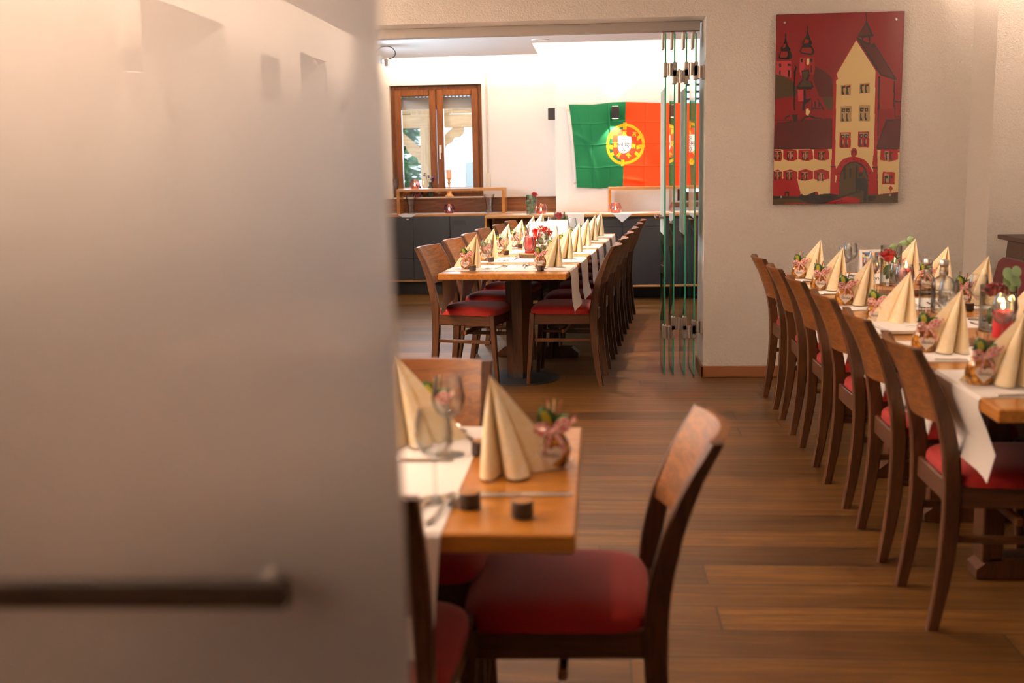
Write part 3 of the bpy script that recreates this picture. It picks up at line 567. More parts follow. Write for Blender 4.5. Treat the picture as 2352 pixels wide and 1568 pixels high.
PIC = '''o-1,461,54,466,100,497,136,518,162,563,178,609,169,629,3,658;d297,504,315,408,366,434,417,470,448,506,460,652,351,646;o371,654,459,647,462,752,424,748,387,692;p7,360,123,361,125,492,4,461;k73,143,81,158,78,179,90,229,103,255,116,265,111,280,41,279,36,259,55,239,64,209,71,173,67,156;m61,229,80,224,75,254,50,264;k41,279,111,280,128,311,127,341,102,348,32,347,21,330,26,310;m43,284,91,285,96,310,87,330,37,332,34,317;k93,381,118,384,121,401,98,401;k27,378,43,380,46,401,36,411,25,395;k99,432,112,432,113,487,98,482;k31,431,40,431,40,466,29,461;m190,331,305,333,308,464,193,478;p190,337,233,337,229,413,201,483,190,443;k245,90,252,105,249,125,260,171,275,206,285,226,276,241,210,241,205,221,219,195,234,170,242,125,238,105;m229,195,260,201,255,226,218,228;k210,241,276,241,304,287,297,312,277,322,202,306,187,288,196,266;m208,261,276,262,289,287,277,307,207,296,196,286;c243,345,265,345,264,388,254,398,243,387;k195,347,215,344,213,372,198,377;k268,345,291,348,289,373,271,373;k277,398,287,398,288,456,278,456;k205,438,265,428,271,479,257,519,287,524,303,565,284,585,173,581,167,564,197,523,216,503;o212,448,255,443,256,484,237,514,282,529,288,565,182,564,207,529,224,498;p178,589,223,589,225,675,185,680;k144,442,156,412,148,392,169,412,160,442,156,513,158,614,161,750,149,749,146,614,139,553,148,503;k226,584,241,584,245,665,286,656,281,671,241,701,237,750,217,750,225,675;k291,661,296,661,298,751,292,751;k331,656,341,661,394,751,384,751;k292,731,389,732,389,742,293,741;k314,681,324,681,325,727,315,726;k347,681,357,681,358,727,348,727;d4,888,28,854,130,828,458,817,464,1049,0,1046;k4,883,25,850,131,844,131,823,2,822,2,826,125,828,123,839,22,843,2,872;k77,809,98,788,130,789,119,799,98,802,83,820;k135,783,182,779,178,836,152,839;k205,837,236,800,288,790,320,806,379,812,379,817,310,816,278,803,241,811,221,839;c247,742,266,734,280,763,267,790,248,784;k0,1044,464,1050,465,1057,0,1052;c0,1054,465,1060,463,1402,453,1417,218,1427,2,1426;r-3,1057,53,1057,64,1084,65,1136,54,1150,11,1146,-1,1131;r1,1228,34,1214,67,1234,69,1295,36,1308,2,1297;r74,1057,175,1058,187,1084,188,1137,153,1150,111,1146,76,1131;r78,1229,134,1215,190,1235,191,1295,136,1308,79,1297;r194,1058,300,1059,311,1085,313,1138,276,1151,233,1147,196,1132;r198,1229,256,1215,315,1235,317,1296,258,1309,199,1298;r319,1059,428,1059,440,1086,441,1138,402,1151,360,1147,320,1132;r323,1230,383,1216,444,1236,446,1296,385,1309,325,1298;r-1,1289,189,1290,200,1337,220,1406,218,1432,0,1432;t8,1067,53,1068,49,1131,9,1131;k3,1073,25,1073,25,1080,15,1082,13,1104,20,1135,2,1135,8,1104,3,1083;k36,1073,58,1073,58,1080,48,1083,46,1105,53,1135,35,1135,41,1105,36,1083;r18,1083,29,1083,30,1131,20,1131;t109,1071,154,1071,150,1134,110,1134;k104,1076,126,1076,126,1083,116,1086,114,1108,121,1138,103,1138,109,1108,104,1086;k137,1076,159,1076,159,1084,149,1086,147,1108,154,1138,136,1138,142,1108,137,1087;r119,1087,130,1087,131,1134,121,1134;t229,1074,274,1074,270,1138,230,1137;k224,1079,246,1079,246,1087,235,1089,234,1111,241,1142,222,1141,229,1111,224,1090;k256,1079,279,1080,279,1087,268,1089,267,1111,274,1142,255,1142,261,1111,257,1090;r239,1090,249,1090,250,1137,241,1137;t356,1077,401,1078,398,1141,358,1141;k351,1083,373,1083,374,1090,363,1092,361,1114,369,1145,350,1145,356,1114,351,1093;k384,1083,406,1083,406,1090,396,1092,394,1115,402,1145,383,1145,389,1115,384,1093;r366,1093,377,1093,378,1141,369,1141;t11,1228,57,1229,53,1292,13,1292;k6,1234,29,1234,29,1241,18,1243,16,1265,23,1296,5,1296,11,1265,6,1244;k39,1234,62,1234,62,1241,51,1243,49,1266,56,1296,38,1296,44,1266,39,1244;r21,1244,32,1244,33,1292,23,1292;t105,1232,150,1232,146,1295,106,1295;k99,1237,122,1237,122,1244,111,1246,110,1269,117,1299,98,1299,104,1268,100,1247;k132,1237,155,1237,155,1244,144,1247,143,1269,150,1299,131,1299,137,1269,133,1248;r115,1247,125,1247,126,1295,117,1295;t227,1239,273,1239,269,1302,229,1302;k222,1244,244,1244,245,1252,234,1254,232,1276,240,1307,221,1307,227,1276,222,1255;k255,1244,277,1244,278,1252,267,1254,265,1276,273,1307,254,1307,260,1276,255,1255;r237,1255,248,1255,249,1302,239,1302;t355,1246,400,1246,397,1309,357,1309;k350,1251,372,1251,373,1259,362,1261,360,1283,368,1313,349,1313,355,1283,350,1262;k383,1251,405,1252,406,1259,395,1261,394,1283,401,1314,382,1313,388,1283,383,1262;r365,1262,376,1262,377,1309,368,1309;k91,1395,127,1390,128,1432,117,1432,115,1406,100,1407,100,1432,91,1432;c627,215,784,448,789,614,791,754,485,752,480,486,482,466;c484,712,789,715,794,1056,792,1172,795,1251,767,1224,636,1118,501,1223,490,1191,486,876;r627,200,627,215,482,471,494,508,481,521,484,752,462,752,457,566,472,475,535,360;r458,712,484,712,488,1055,488,1181,496,1223,526,1170,557,1139,597,1126,636,1118,682,1132,722,1150,755,1182,778,1224,795,1251,786,1182,794,1056,789,715,817,715,820,1056,813,1172,833,1419,758,1434,528,1428,456,1412,457,1207,463,1086;c494,1265,505,1276,501,1328,494,1323;o529,1439,527,1297,534,1249,564,1192,606,1165,654,1162,702,1182,735,1219,754,1277,761,1440;k529,1439,527,1297,534,1249,564,1192,606,1165,654,1162,702,1182,735,1219,754,1277,756,1298,742,1277,725,1224,692,1190,649,1172,611,1174,575,1202,544,1249,535,1302,537,1439;k605,1218,618,1216,620,1287,607,1292;k655,1192,665,1192,672,1402,658,1402;k668,1292,732,1292,741,1403,671,1387;r684,1208,711,1208,714,1245,684,1244;k678,1255,710,1250,711,1282,679,1282;k554,1223,575,1208,583,1297,562,1313;t517,557,598,555,599,635,520,637;k525,568,556,566,556,577,539,578,538,602,547,632,527,632;r540,562,555,562,556,569,541,571;k561,568,591,566,591,577,574,578,574,602,583,633,563,633;r576,562,591,562,591,569,576,571;t663,548,744,546,746,627,666,629;k671,559,701,557,702,568,685,569,685,593,694,624,673,623;r686,553,701,553,702,560,687,562;k707,559,737,558,737,569,720,569,720,594,729,624,709,624;r722,553,737,554,737,561,722,562;t522,723,603,721,604,802,525,804;k530,734,560,732,561,744,544,744,543,769,552,799,532,799;r545,728,560,728,561,735,545,737;k566,735,596,733,596,744,579,745,579,769,588,799,567,799;r581,729,596,729,596,736,581,738;t666,719,747,717,749,798,669,800;k674,730,704,729,705,740,688,741,687,765,696,795,676,795;r689,724,704,724,704,732,689,733;k710,731,740,729,740,740,723,741,723,765,732,795,712,795;r725,725,740,725,740,732,725,734;t519,723,606,724,609,842,602,849,527,847,519,839;k529,742,558,742,556,771,529,770;t540,752,550,752,549,763,541,763;k530,781,541,781,540,813,553,842,532,842;t543,787,552,781,552,823,544,813;k564,742,593,742,591,771,565,770;t575,753,586,753,585,763,576,763;k565,781,577,782,576,813,588,842,567,842;t578,787,587,782,588,824,580,813;t664,722,751,722,755,841,747,847,673,845,665,837;k674,740,703,740,701,769,675,768;t685,751,695,751,695,761,686,761;k675,780,687,780,686,811,698,840,677,840;t688,785,697,780,698,822,690,811;k709,741,738,741,737,770,710,768;t720,751,731,751,730,762,721,762;k710,780,722,780,721,812,734,840,712,840;t723,785,733,780,733,822,725,812;r519,928,607,929,610,1047,602,1054,528,1052,520,1044;t530,936,594,937,600,961,595,976,531,971;k529,947,558,947,557,976,530,975;t540,957,551,958,550,968,542,968;k530,986,542,986,541,1018,553,1047,532,1047;t543,992,553,986,553,1029,545,1018;k565,947,594,947,592,976,566,975;t576,958,586,958,586,968,577,968;k566,987,578,987,576,1018,589,1047,568,1047;t579,992,588,987,588,1029,581,1018;r665,927,752,927,756,1046,748,1052,674,1050,666,1042;t676,935,739,935,745,959,741,974,677,969;k675,945,704,945,702,974,676,973;t686,956,697,956,696,966,687,966;k676,985,688,985,687,1016,699,1045,678,1045;t689,990,698,985,699,1027,691,1016;k710,945,740,946,738,974,711,973;t721,956,732,956,731,967,723,967;k712,985,723,985,722,1016,735,1045,714,1045;t725,990,734,985,734,1027,726,1016;r614,1108,611,1082,619,1061,634,1051,653,1061,662,1082,661,1108,647,1121,626,1121;k616,1116,618,1082,635,1067,651,1082,653,1116,648,1116,645,1087,635,1075,625,1087,622,1116;k517,1309,530,1307,529,1318,520,1319;k509,1249,521,1248,521,1258,512,1259;k529,1193,541,1192,541,1202,532,1203;k572,1154,585,1152,584,1163,576,1164;k629,1140,642,1138,641,1149,633,1150;k688,1155,700,1153,700,1164,691,1165;k734,1194,746,1193,746,1203,737,1204;k757,1250,770,1249,769,1259,761,1260;k752,1310,765,1308,764,1319,756,1320;k452,1195,494,1196,494,1203,453,1203;k783,1211,825,1211,826,1218,783,1218;r784,448,825,484,950,523,933,545,938,755,791,754;m821,499,930,535,938,755,824,755;d632,192,681,216,716,231,772,252,947,520,830,484;k626,192,637,187,835,479,952,520,937,530,825,491;k767,247,777,252,955,525,935,518;k632,192,655,200,681,218,711,229,732,251,727,261,702,238,671,231;k752,247,772,237,778,267,763,277;d699,72,763,186,640,185;k694,2,701,2,704,65,764,186,710,191,680,198,637,185,699,77;d699,90,740,176,650,177;k720,188,738,189,737,246,727,246;k670,190,685,193,681,216,673,216;k808,499,823,494,827,755,813,754;k930,540,939,535,943,681,940,755,936,755;k941,691,999,694,999,703,941,702;k980,113,993,121,993,128,983,121;k967,644,990,646,990,650,967,649;k810,715,820,715,826,1004,819,1014;d884,839,995,827,998,1068,815,1056;k881,837,939,834,943,847,890,848,827,1036,817,1056,808,1056,862,894;k815,1056,998,1065,999,1073,815,1064;k941,721,949,721,950,811,997,811,997,817,947,817;c820,1073,999,1074,998,1409,838,1429;r845,1075,999,1076,997,1094,983,1095,986,1152,920,1170,847,1154;r869,1247,964,1252,966,1349,867,1346;t879,1083,911,1083,914,1162,882,1159;k883,1094,909,1094,909,1104,894,1105,903,1157,886,1156;k917,1094,944,1094,944,1104,928,1105,938,1157,920,1157;t881,1262,918,1264,918,1335,884,1332;k884,1280,909,1280,910,1301,894,1301,898,1340,886,1340;k919,1280,945,1280,946,1301,930,1301,933,1340,922,1340;r935,1359,957,1379,939,1404,942,1414,934,1414,935,1404,918,1379;r838,1429,886,1422,929,1417,998,1409,998,1425,838,1437;o0,1426,218,1435,251,1438,293,1438,368,1428,410,1415,528,1426,571,1434,646,1418,698,1392,758,1429,828,1432,998,1419,999,1498,0,1499;k0,1429,85,1432,203,1440,229,1411,251,1433,325,1401,346,1396,368,1428,442,1415,528,1428,486,1454,359,1496,295,1496,208,1453,1,1453;r335,1401,356,1396,362,1417,341,1425;r370,1499,487,1465,566,1439,625,1444,703,1460,686,1500;k364,1499,529,1439,698,1392,704,1403,540,1455,397,1499;k498,1481,556,1468,556,1476,498,1485;k711,1308,749,1308,755,1350,744,1497,723,1497,724,1361;k758,1440,828,1442,808,1477,765,1482;k0,1492,380,1494,381,1501,0,1500;r91,1487,327,1491,327,1495,92,1493'''
pal = {'r': (.24, .004, .009), 'm': (.19, .010, .009), 'd': (.048, .001, .002), 'k': (.004, .004, .005), 'c': (.62, .49, .24), 'o': (.042, .027, .009), 't': (.33, .24, .12), 'p': (.32, .030, .04)}
GW, GH = 330, 496
img = np.zeros((GH, GW, 3)); img[:] = (.15, .001, .005)
for s in PIC.split(';'):
    nums = [float(k) for k in s[1:].split(',')]
    raster_poly(img, [(nums[i]/999*GW, nums[i+1]/1499*GH) for i in range(0, len(nums), 2)], pal[s[0]])
pic = thing('wall_picture', 'large red glass print of a gate tower and onion domed church on the rough wall', 'picture', (1.495, 7.24, 1.124))
W_, H_ = .777, 1.171
U, V = np.meshgrid(np.linspace(-W_/2, W_/2, GW), np.linspace(H_, 0, GH))
print_mesh('print', np.stack([U, np.full_like(U, -.0282), V], -1), img, vcol('glossy_picture_print', .35, 1.0), pic)
pbsdf(bpy.data.materials['glossy_picture_print']).inputs['Coat Roughness'].default_value = .015
MB().box(-W_/2, W_/2, -.028, -.020, 0, H_).build('glass_sheet', mat('picture_back', (.10, .01, .01), .3), pic)
for x in (-W_/2+.05, W_/2-.05):
    for z in (.048, H_-.05): MB().cyl(.007, -.006, .03, 14, M=Matrix.Translation((x, -.03, z)) @ Matrix.Rotation(R(-90), 4, 'X')).build('stand_off_screw', M['steel'], pic)

FW, FH = 480, 280; FU, FV = 1.5, .875
img = np.zeros((FH, FW, 3)); xs = np.linspace(0, FU, FW)
img[:] = (.82, .058, .005); img[:, xs < .605] = (0, .120, .042)
sx = lambda x: x/FU*(FW-1); sy = lambda y: y/FV*(FH-1)
K = .213/540
def E(col, *p): raster_poly(img, [(sx(.605+(x-715)*K), sy(.437+(y-780)*K)) for x, y in p], col)
YEL = (.86, .50, .012); LIN = (.22, .10, .005)
def ringpoly(r0, r1, cx=715, cy=780, a0=0, a1=360, n=72, sq=1.0):
    A = [math.radians(a0+(a1-a0)*i/n) for i in range(n+1)]
    return [(cx+r1*math.cos(a), cy+r1*math.sin(a)*sq) for a in A]+[(cx+r0*math.cos(a), cy+r0*math.sin(a)*sq) for a in A[::-1]]
def band(c, w, pts):
    P = [Vector((*p, 0)) for p in pts]; L = []; Q = []
    for i, p in enumerate(P):
        t = (P[min(i+1, len(P)-1)]-P[max(i-1, 0)]).normalized(); n_ = Vector((-t.y, t.x, 0))*w/2; L.append((p+n_)[:2]); Q.append((p-n_)[:2])
    E(c, *(L+Q[::-1]))
E(LIN, *ringpoly(462, 545)); E(YEL, *ringpoly(470, 537)); E(LIN, *ringpoly(501, 505))
def strap(w, pts):
    pts = smooth([(a, b, 0) for a, b in pts], 8); pts = [p[:2] for p in pts]
    band(LIN, w+10, pts); band(YEL, w, pts); band(LIN, 5, pts)
strap(85, [(270, 1060), (480, 960), (760, 800), (1000, 660), (1190, 520)])
strap(85, [(250, 500), (480, 640), (740, 800), (960, 960), (1150, 1100)])
strap(95, [(190, 790), (400, 850), (715, 880), (1020, 860), (1260, 800)])
strap(95, [(708, 210), (706, 500)]); strap(88, [(690, 1100), (676, 1360)])
shield = lambda x0, x1, y0, yb, cx: [(x0, y0), (x1, y0+(x1-x0)*.06), (x1-2, yb-.34*(yb-y0)), (x1-.08*(x1-x0), yb-.2*(yb-y0)), (cx+.25*(x1-x0), yb-.06*(yb-y0)), (cx, yb), (cx-.25*(x1-x0), yb-.06*(yb-y0)), (x0+.07*(x1-x0), yb-.2*(yb-y0)), (x0, yb-.36*(yb-y0))]
E((.30, .012, .01), *shield(362, 1046, 376, 1200, 690)); E((.78, .050, .014), *shield(370, 1038, 384, 1192, 690))
E((.86, .84, .80), *shield(517, 892, 555, 1026, 700))
for x, y in ((705, 662), (588, 797), (703, 806), (822, 818), (695, 948)):
    E((.01, .05, .11), *shield(x-55, x+55, y-62, y+62, x))
    for dx, dy in ((-27, -33), (27, -30), (0, 0), (-24, 28), (24, 30)): E((.86, .84, .80), *[(x+dx+15*math.cos(a), y+dy+15*math.sin(a)) for a in [i*math.pi/5 for i in range(10)]])
for x, y, an in ((452, 465, 3), (710, 490, 3), (970, 512, 3), (445, 785, 3), (962, 828, 3), (558, 1052, 40), (836, 1078, -42)):
    ca, sa = math.cos(R(an)), math.sin(R(an)); T2 = lambda p: (x+p[0]*ca-p[1]*sa, y+p[0]*sa+p[1]*ca)
    E(YEL, *[T2(p) for p in ((-52, -58), (52, -58), (52, -40), (42, -30), (42, 40), (55, 42), (55, 58), (-55, 58), (-55, 42), (-42, 40), (-42, -30), (-52, -40))])
    for yy in (-34, -8): E((.03, .02, .01), *[T2(p) for p in ((-48, yy-4), (48, yy-4), (48, yy+4), (-48, yy+4))])
    E((.03, .02, .01), *[T2(p) for p in ((-14, 55), (-14, 25), (0, 12), (14, 25), (14, 55))])
flag = thing('flag', 'large green and red flag with yellow armillary sphere and shield pinned to the back wall', 'flag', (-.315, 12.0, 2.02))
U, V = np.meshgrid(np.linspace(0, FU, FW), np.linspace(0, FV, FH)); vv = V/FV
shear = np.interp(U[0], [0, .6, 1.5], [.08, -.034, -.03])[None, :]*vv + .012*np.sin(vv*3.1)*np.exp(-U*4)
Xf = U + shear
top = np.interp(U[0], [0, .25, .47, .6, 1.0, 1.5], [0, -.008, .012, .013, -.006, -.02])[None, :]
bot = np.interp(U[0], [0, .3, .45, .62, .8, 1.1, 1.5], [-.872, -.888, -.876, -.862, -.872, -.868, -.91])[None, :]
Zf = top*(1-vv) + bot*vv
g_ = lambda t, c, w: np.exp(-((t-c)/w)**2)
Yf = -.028 - .010*np.sin(U*5.2+vv*2) - .007*np.sin(U*11-vv*5) - .006*np.sin(vv*9+U*3)*vv
for c_ in (.21, .42, .82, 1.03, 1.25): Yf += .0035*g_(U, c_+.01*vv, .008)
for c_ in (.20, .42, .66): Yf -= .003*g_(V, c_, .007)
Yf += -.016*g_(U, .43+.03*vv, .012)*g_(V, .2, .13) - .010*g_(U-.25*vv, .05, .03) - .014*g_(V-.10*(U-.6), .80, .02)*g_(U, .72, .10) - .010*g_(V-.5*U, .30, .03)*g_(U, .12, .1)
print_mesh('cloth', np.stack([Xf, Yf, Zf], -1), img, vcol('flag_cloth', .75), flag)
hd = []
for k in range(30):
    t = k/29; x = .08*t + .012*math.sin(t*3.1); z = .004*(1-t) - .874*t; y = -.030 - .006*math.sin(t*9); hd.append([(x-.030, y, z), (x-.015, y-.002, z), (x+.002, y-.001, z)])
MB().grid(hd).build('header_band', mat('flag_header', (.68, .66, .63), .85), flag)
for t in (.07, .95):
    x = .08*t-.014
    MB().lathe([(.006, -.002), (.009, -.003), (.0125, 0), (.009, .003), (.006, .002), (.006, -.002)], 16, M=Matrix.Translation((x, -.036, -.87*t)) @ Matrix.Rotation(R(90), 4, 'X')).build('grommet', mat('brass_grommet', (.45, .33, .16), .3, 1), flag)
rp = MB().tube(smooth([(-.32, 11.966, 1.955), (-.38, 11.975, 1.985), (-.44, 11.985, 1.998), (-.475, 12.03, 2.003), (-.53, 12.19, 2.004)], 5), .0022, 6).build('tie_string', mat('white_cord', (.75, .72, .68), .8)); tag(rp, 'thin white cord tying the flag to the corner lamp', 'cord')

# ================================================================ sideboards of the back room
sb = thing('sideboard', 'anthracite sideboard with wooden top standing under the brown window', 'sideboard', (-1.5, 12.2, 0))
MB().box(-.97, 1.03, -.19, .17, .17, .86).build('carcass', M['black'], sb)
MB().box(-.98, 1.035, -.20, .17, .860, .885, .003).build('counter_top', M['oak_x'], sb)
MB().box(-.98, 1.035, -.20, .17, .148, .170, .003).build('base_board', M['oak_x'], sb)
MB().box(-.9, .95, -.04, .15, 0, .148).build('plinth', M['black'], sb)
xs_ = [-.97, -.525, -.119, .32]
for i in range(3):
    for z0, z1 in ((.173, .408), (.412, .857)):
        d = MB().box(xs_[i]+.002, xs_[i+1]-.002, -.206, -.190, z0, z1, .002).build('door', M['anthracite'], sb)
        if i == 2 and z0 > .4: MB().box(.033-.119+.0, .176-.119, -.2068, -.2055, .766, .815).build('grip_slot', M['black'], d)
cs = thing('console_cabinet', 'wood framed console with open end and dark doors in front of the flag', 'sideboard', (.5, 11.7, 0))
MB().box(-1.676, 1.79, -.30, .30, .858, .885, .003).build('counter_top', M['oak_x'], cs)
MB().box(-1.676, 1.79, -.30, .28, .135, .155, .003).build('base_board', M['oak_x'], cs)
for x in (-1.676, -.80, .462, 1.77): MB().box(x, x+.022, -.30, .28, .155, .858, .003).build('side_panel', M['oak'], cs)
MB().box(-1.60, -.80, .0, .28, .155, .858).build('open_shelf_back', M['panelling'], cs)
MB().box(-1.627, -1.600, -.02, .0, .155, .858).build('shelf_post', M['oak'], cs)
MB().box(-.775, 1.765, -.27, .28, .156, .857).build('carcass', M['black'], cs)
for x0, x1 in ((-.776, -.262), (-.258, .460), (.486, 1.765)):
    MB().box(x0, x1, -.290, -.270, .158, .752, .002).build('door', M['anthracite'], cs)
    dr = MB().box(x0, x1, -.290, -.270, .756, .830, .002).build('drawer', M['anthracite'], cs)
    MB().box((x0+x1)/2-.05, (x0+x1)/2+.05, -.296, -.289, .818, .826, .001).build('grip', M['black'], dr)
for x in (-1.5, -.5, .5, 1.6):
    MB().cyl(.035, -.012, .012, 18, M=Matrix.Translation((x, -.2, .036)) @ Matrix.Rotation(R(90), 4, 'Y')).box(x-.006, x+.006, -.22, -.18, .04, .135).build('castor', M['black'], cs)
MB().box(-1.5, 1.6, .02, .10, 0, .135).build('plinth', M['black'], cs)
def riser(label, x0, x1, y0, y1, z0, z1):
    t = thing('display_riser', label, 'riser shelf', ((x0+x1)/2, (y0+y1)/2, z0)); h = z1-z0; a = (x1-x0)/2; b = (y1-y0)/2
    MB().box(-a, a, -b, b, h-.03, h, .002).build('shelf_board', M['oak_x'], t)
    for s in (-1, 1): MB().box(s*a if s < 0 else a-.032, -a+.032 if s < 0 else a, -b, b, 0, h-.03, .002).build('leg', M['oak'], t)
riser('wooden bridge shelf standing on the sideboard below the brown window', -2.205, -1.018, 12.05, 12.30, .886, 1.158)
riser('wooden bridge shelf standing on the console below the flag', .098, 1.25, 11.78, 11.95, .886, 1.150)
# runners with pointed tips on the counters
def cloth_strip(name, label, pts, z, drops=()):
    mb = MB(); n = len(pts)
    mb.prism(pts, z, z+.0016, 'z')
    for a, b, c in drops: mb.add([a, b, c, (a[0], a[1]-.0016, a[2]), (b[0], b[1]-.0016, b[2]), (c[0], c[1]-.0016, c[2])], [(0, 1, 2), (3, 5, 4), (0, 3, 4, 1), (1, 4, 5, 2), (2, 5, 3, 0)])
    o = mb.build(name, M['linen']); tag(o, label, 'table runner', 'white cloths on the sideboards'); return o
cloth_strip('counter_cloth', 'white cloth with hanging tip on the sideboard under the bridge shelf', [(-2.30, 12.16), (-2.10, 12.0), (-1.90, 12.10), (-1.35, 12.06), (-1.0, 12.10), (-.72, 12.22), (-1.0, 12.33), (-2.3, 12.33)], .8855, [((-2.19, 11.998, .8865), (-1.99, 11.998, .8865), (-2.08, 11.995, .825))])
cloth_strip('counter_cloth', 'white cloth under the rose glass on the console end', [(-1.02, 11.72), (-.75, 11.48), (.02, 11.62), (-.1, 11.80), (-.55, 11.90)], .8855)
cloth_strip('counter_cloth', 'white cloth with hanging tip on the console under the flag', [(-.02, 11.68), (.16, 11.40), (.30, 11.40), (.62, 11.62), (1.3, 11.60), (1.6, 11.75), (1.2, 11.93), (.25, 11.93)], .8855, [((.14, 11.398, .8865), (.34, 11.398, .8865), (.235, 11.395, .80))])
def tumbler(label, x, y, z, h=.20):
    t = thing('water_tumbler', label, 'glass', (x, y, z), 0, 'flared tumblers on the sideboard')
    MB().lathe([(.0, .0), (.040, .0), (.043, .01), (.036, .07), (.045, .13), (.061, h), (.059, h), (.043, .13), (.034, .07), (.038, .016), (0, .016)], 28).build('body', M['glass'], t)
    MB().lathe([(0, .017), (.036, .017), (.034, .07), (.039, .10), (0, .10)], 28).build('water', M['water'], t)
tumbler('flared glass of water beside the left leg of the window bridge shelf', -2.06, 12.12, .8872); tumbler('flared glass of water beside the far leg of the window bridge shelf', -1.20, 12.17, .8872)
def votive(label, x, y, z, g, lit=True, r=.05):
    t = thing('votive_holder', label, 'candle holder', (x, y, z), 0, 'cut glass votive holders'); h = 1.75*r
    mb = MB(); rows = []
    for k in range(9):
        a = k/8; rr = r*(.62+.40*math.sin(math.pi*(a*.80+.12))); row = []
        for j in range(28):
            b = 1+.045*(1 if (j+k) % 2 else -1)*(1 if 0 < k < 8 else 0); row.append((rr*b*math.cos(2*math.pi*j/28), rr*b*math.sin(2*math.pi*j/28), a*h))
        rows.append(row)
    mb.grid(rows, sm=False, wrap=True); mb.cyl(r*.6, 0, .003, 20); mb.build('cut_glass', g, t)
    MB().cyl(r*.45, .004, r*.5, 18).build('tea_light', M['wax_white'], t)
    if lit:
        f = MB().lathe([(0, 0), (.0065, .008), (.005, .018), (0, .036)], 10, (0, 0, r*.5)); f.build('flame', M['flame'], t)
        d = bpy.data.lights.new('votive_glow', 'POINT'); d.energy = .35; d.color = (1, .55, .2); d.shadow_soft_size = .008
        o = bpy.data.objects.new('votive_glow', d); COL.objects.link(o); o.parent = t; o.location = (0, 0, r*1.1)
votive('pink lit votive holder on top of the window bridge shelf', -2.02, 12.18, 1.1585, M['pink_glass'], True, .056)
votive('lilac votive holder on the sideboard under the window bridge shelf', -1.64, 12.14, .8872, M['lilac_glass'], True, .056)
votive('peach lit votive holder beside the rose glass on the console', -.605, 11.63, .8872, M['pink_glass'], True, .060)
votive('pink lit votive holder at the foot of the flag bridge shelf', .172, 11.60, .8872, M['pink_glass'], True, .060)
votive('dark plum votive holder on the window sill behind the bridge shelf', -2.04, 12.43, 1.0585, M['plum_glass'], False, .07)
ck = thing('candlestick', 'turned wooden candlestick with peach candle on the window sill', 'candlestick', (-1.672, 12.425, 1.0585))
MB().lathe([(0, 0), (.048, 0), (.046, .012), (.030, .028), (.022, .04), (.027, .055), (.024, .075), (.011, .085), (.010, .12), (.016, .15), (.020, .16), (.012, .17), (.018, .195), (.042, .205), (.042, .212), (0, .212)], 28).build('turned_stick', M['beech'], ck)
MB().cyl(.030, .212, .30, 24).tube([(0, 0, .30), (.001, 0, .309)], .0015, 6).build('candle', M['wax_white'], ck)
bv = thing('bud_vase', 'dark bud vase with purple blossoms on the window sill', 'vase', (-1.885, 12.425, 1.0585))
MB().lathe([(0, 0), (.034, 0), (.036, .02), (.034, .10), (.016, .125), (.015, .16), (.019, .165), (.012, .16), (0, .13)], 24).build('vase_body', mat('dark_green_glass', (.012, .02, .014), .15), bv)
fm = MB(); rn = random.Random(7)
for (dx, dz) in ((-.055, .16), (-.02, .11), (.02, .08), (.05, .09), (.035, .05)):
    fm.tube([(0, 0, .12), (dx*.5, 0, .165), (dx, -.01, .165+dz*.5)], .0022, 6)
    for _ in range(9):
        fm.lathe([(0, -.008), (.008, 0), (0, .008)], 6, (dx+rn.uniform(-.016, .016), -.01+rn.uniform(-.012, .012), .165+dz*.5+rn.uniform(-.012, .02)), 1)
fm.build('blossoms', [M['stem'], M['purple']], bv)
fl_ = MB().lathe([(0, 0), (.033, 0), (.030, .004), (.006, .009), (.005, .07), (.012, .085), (.026, .12), (.034, .205), (.033, .205), (.025, .122), (.010, .09), (0, .088)], 28).build('champagne_flute', M['glass']); fl_.location = (-2.275, 12.425, 1.0585); tag(fl_, 'empty champagne flute on the window sill at the panel edge', 'glass')
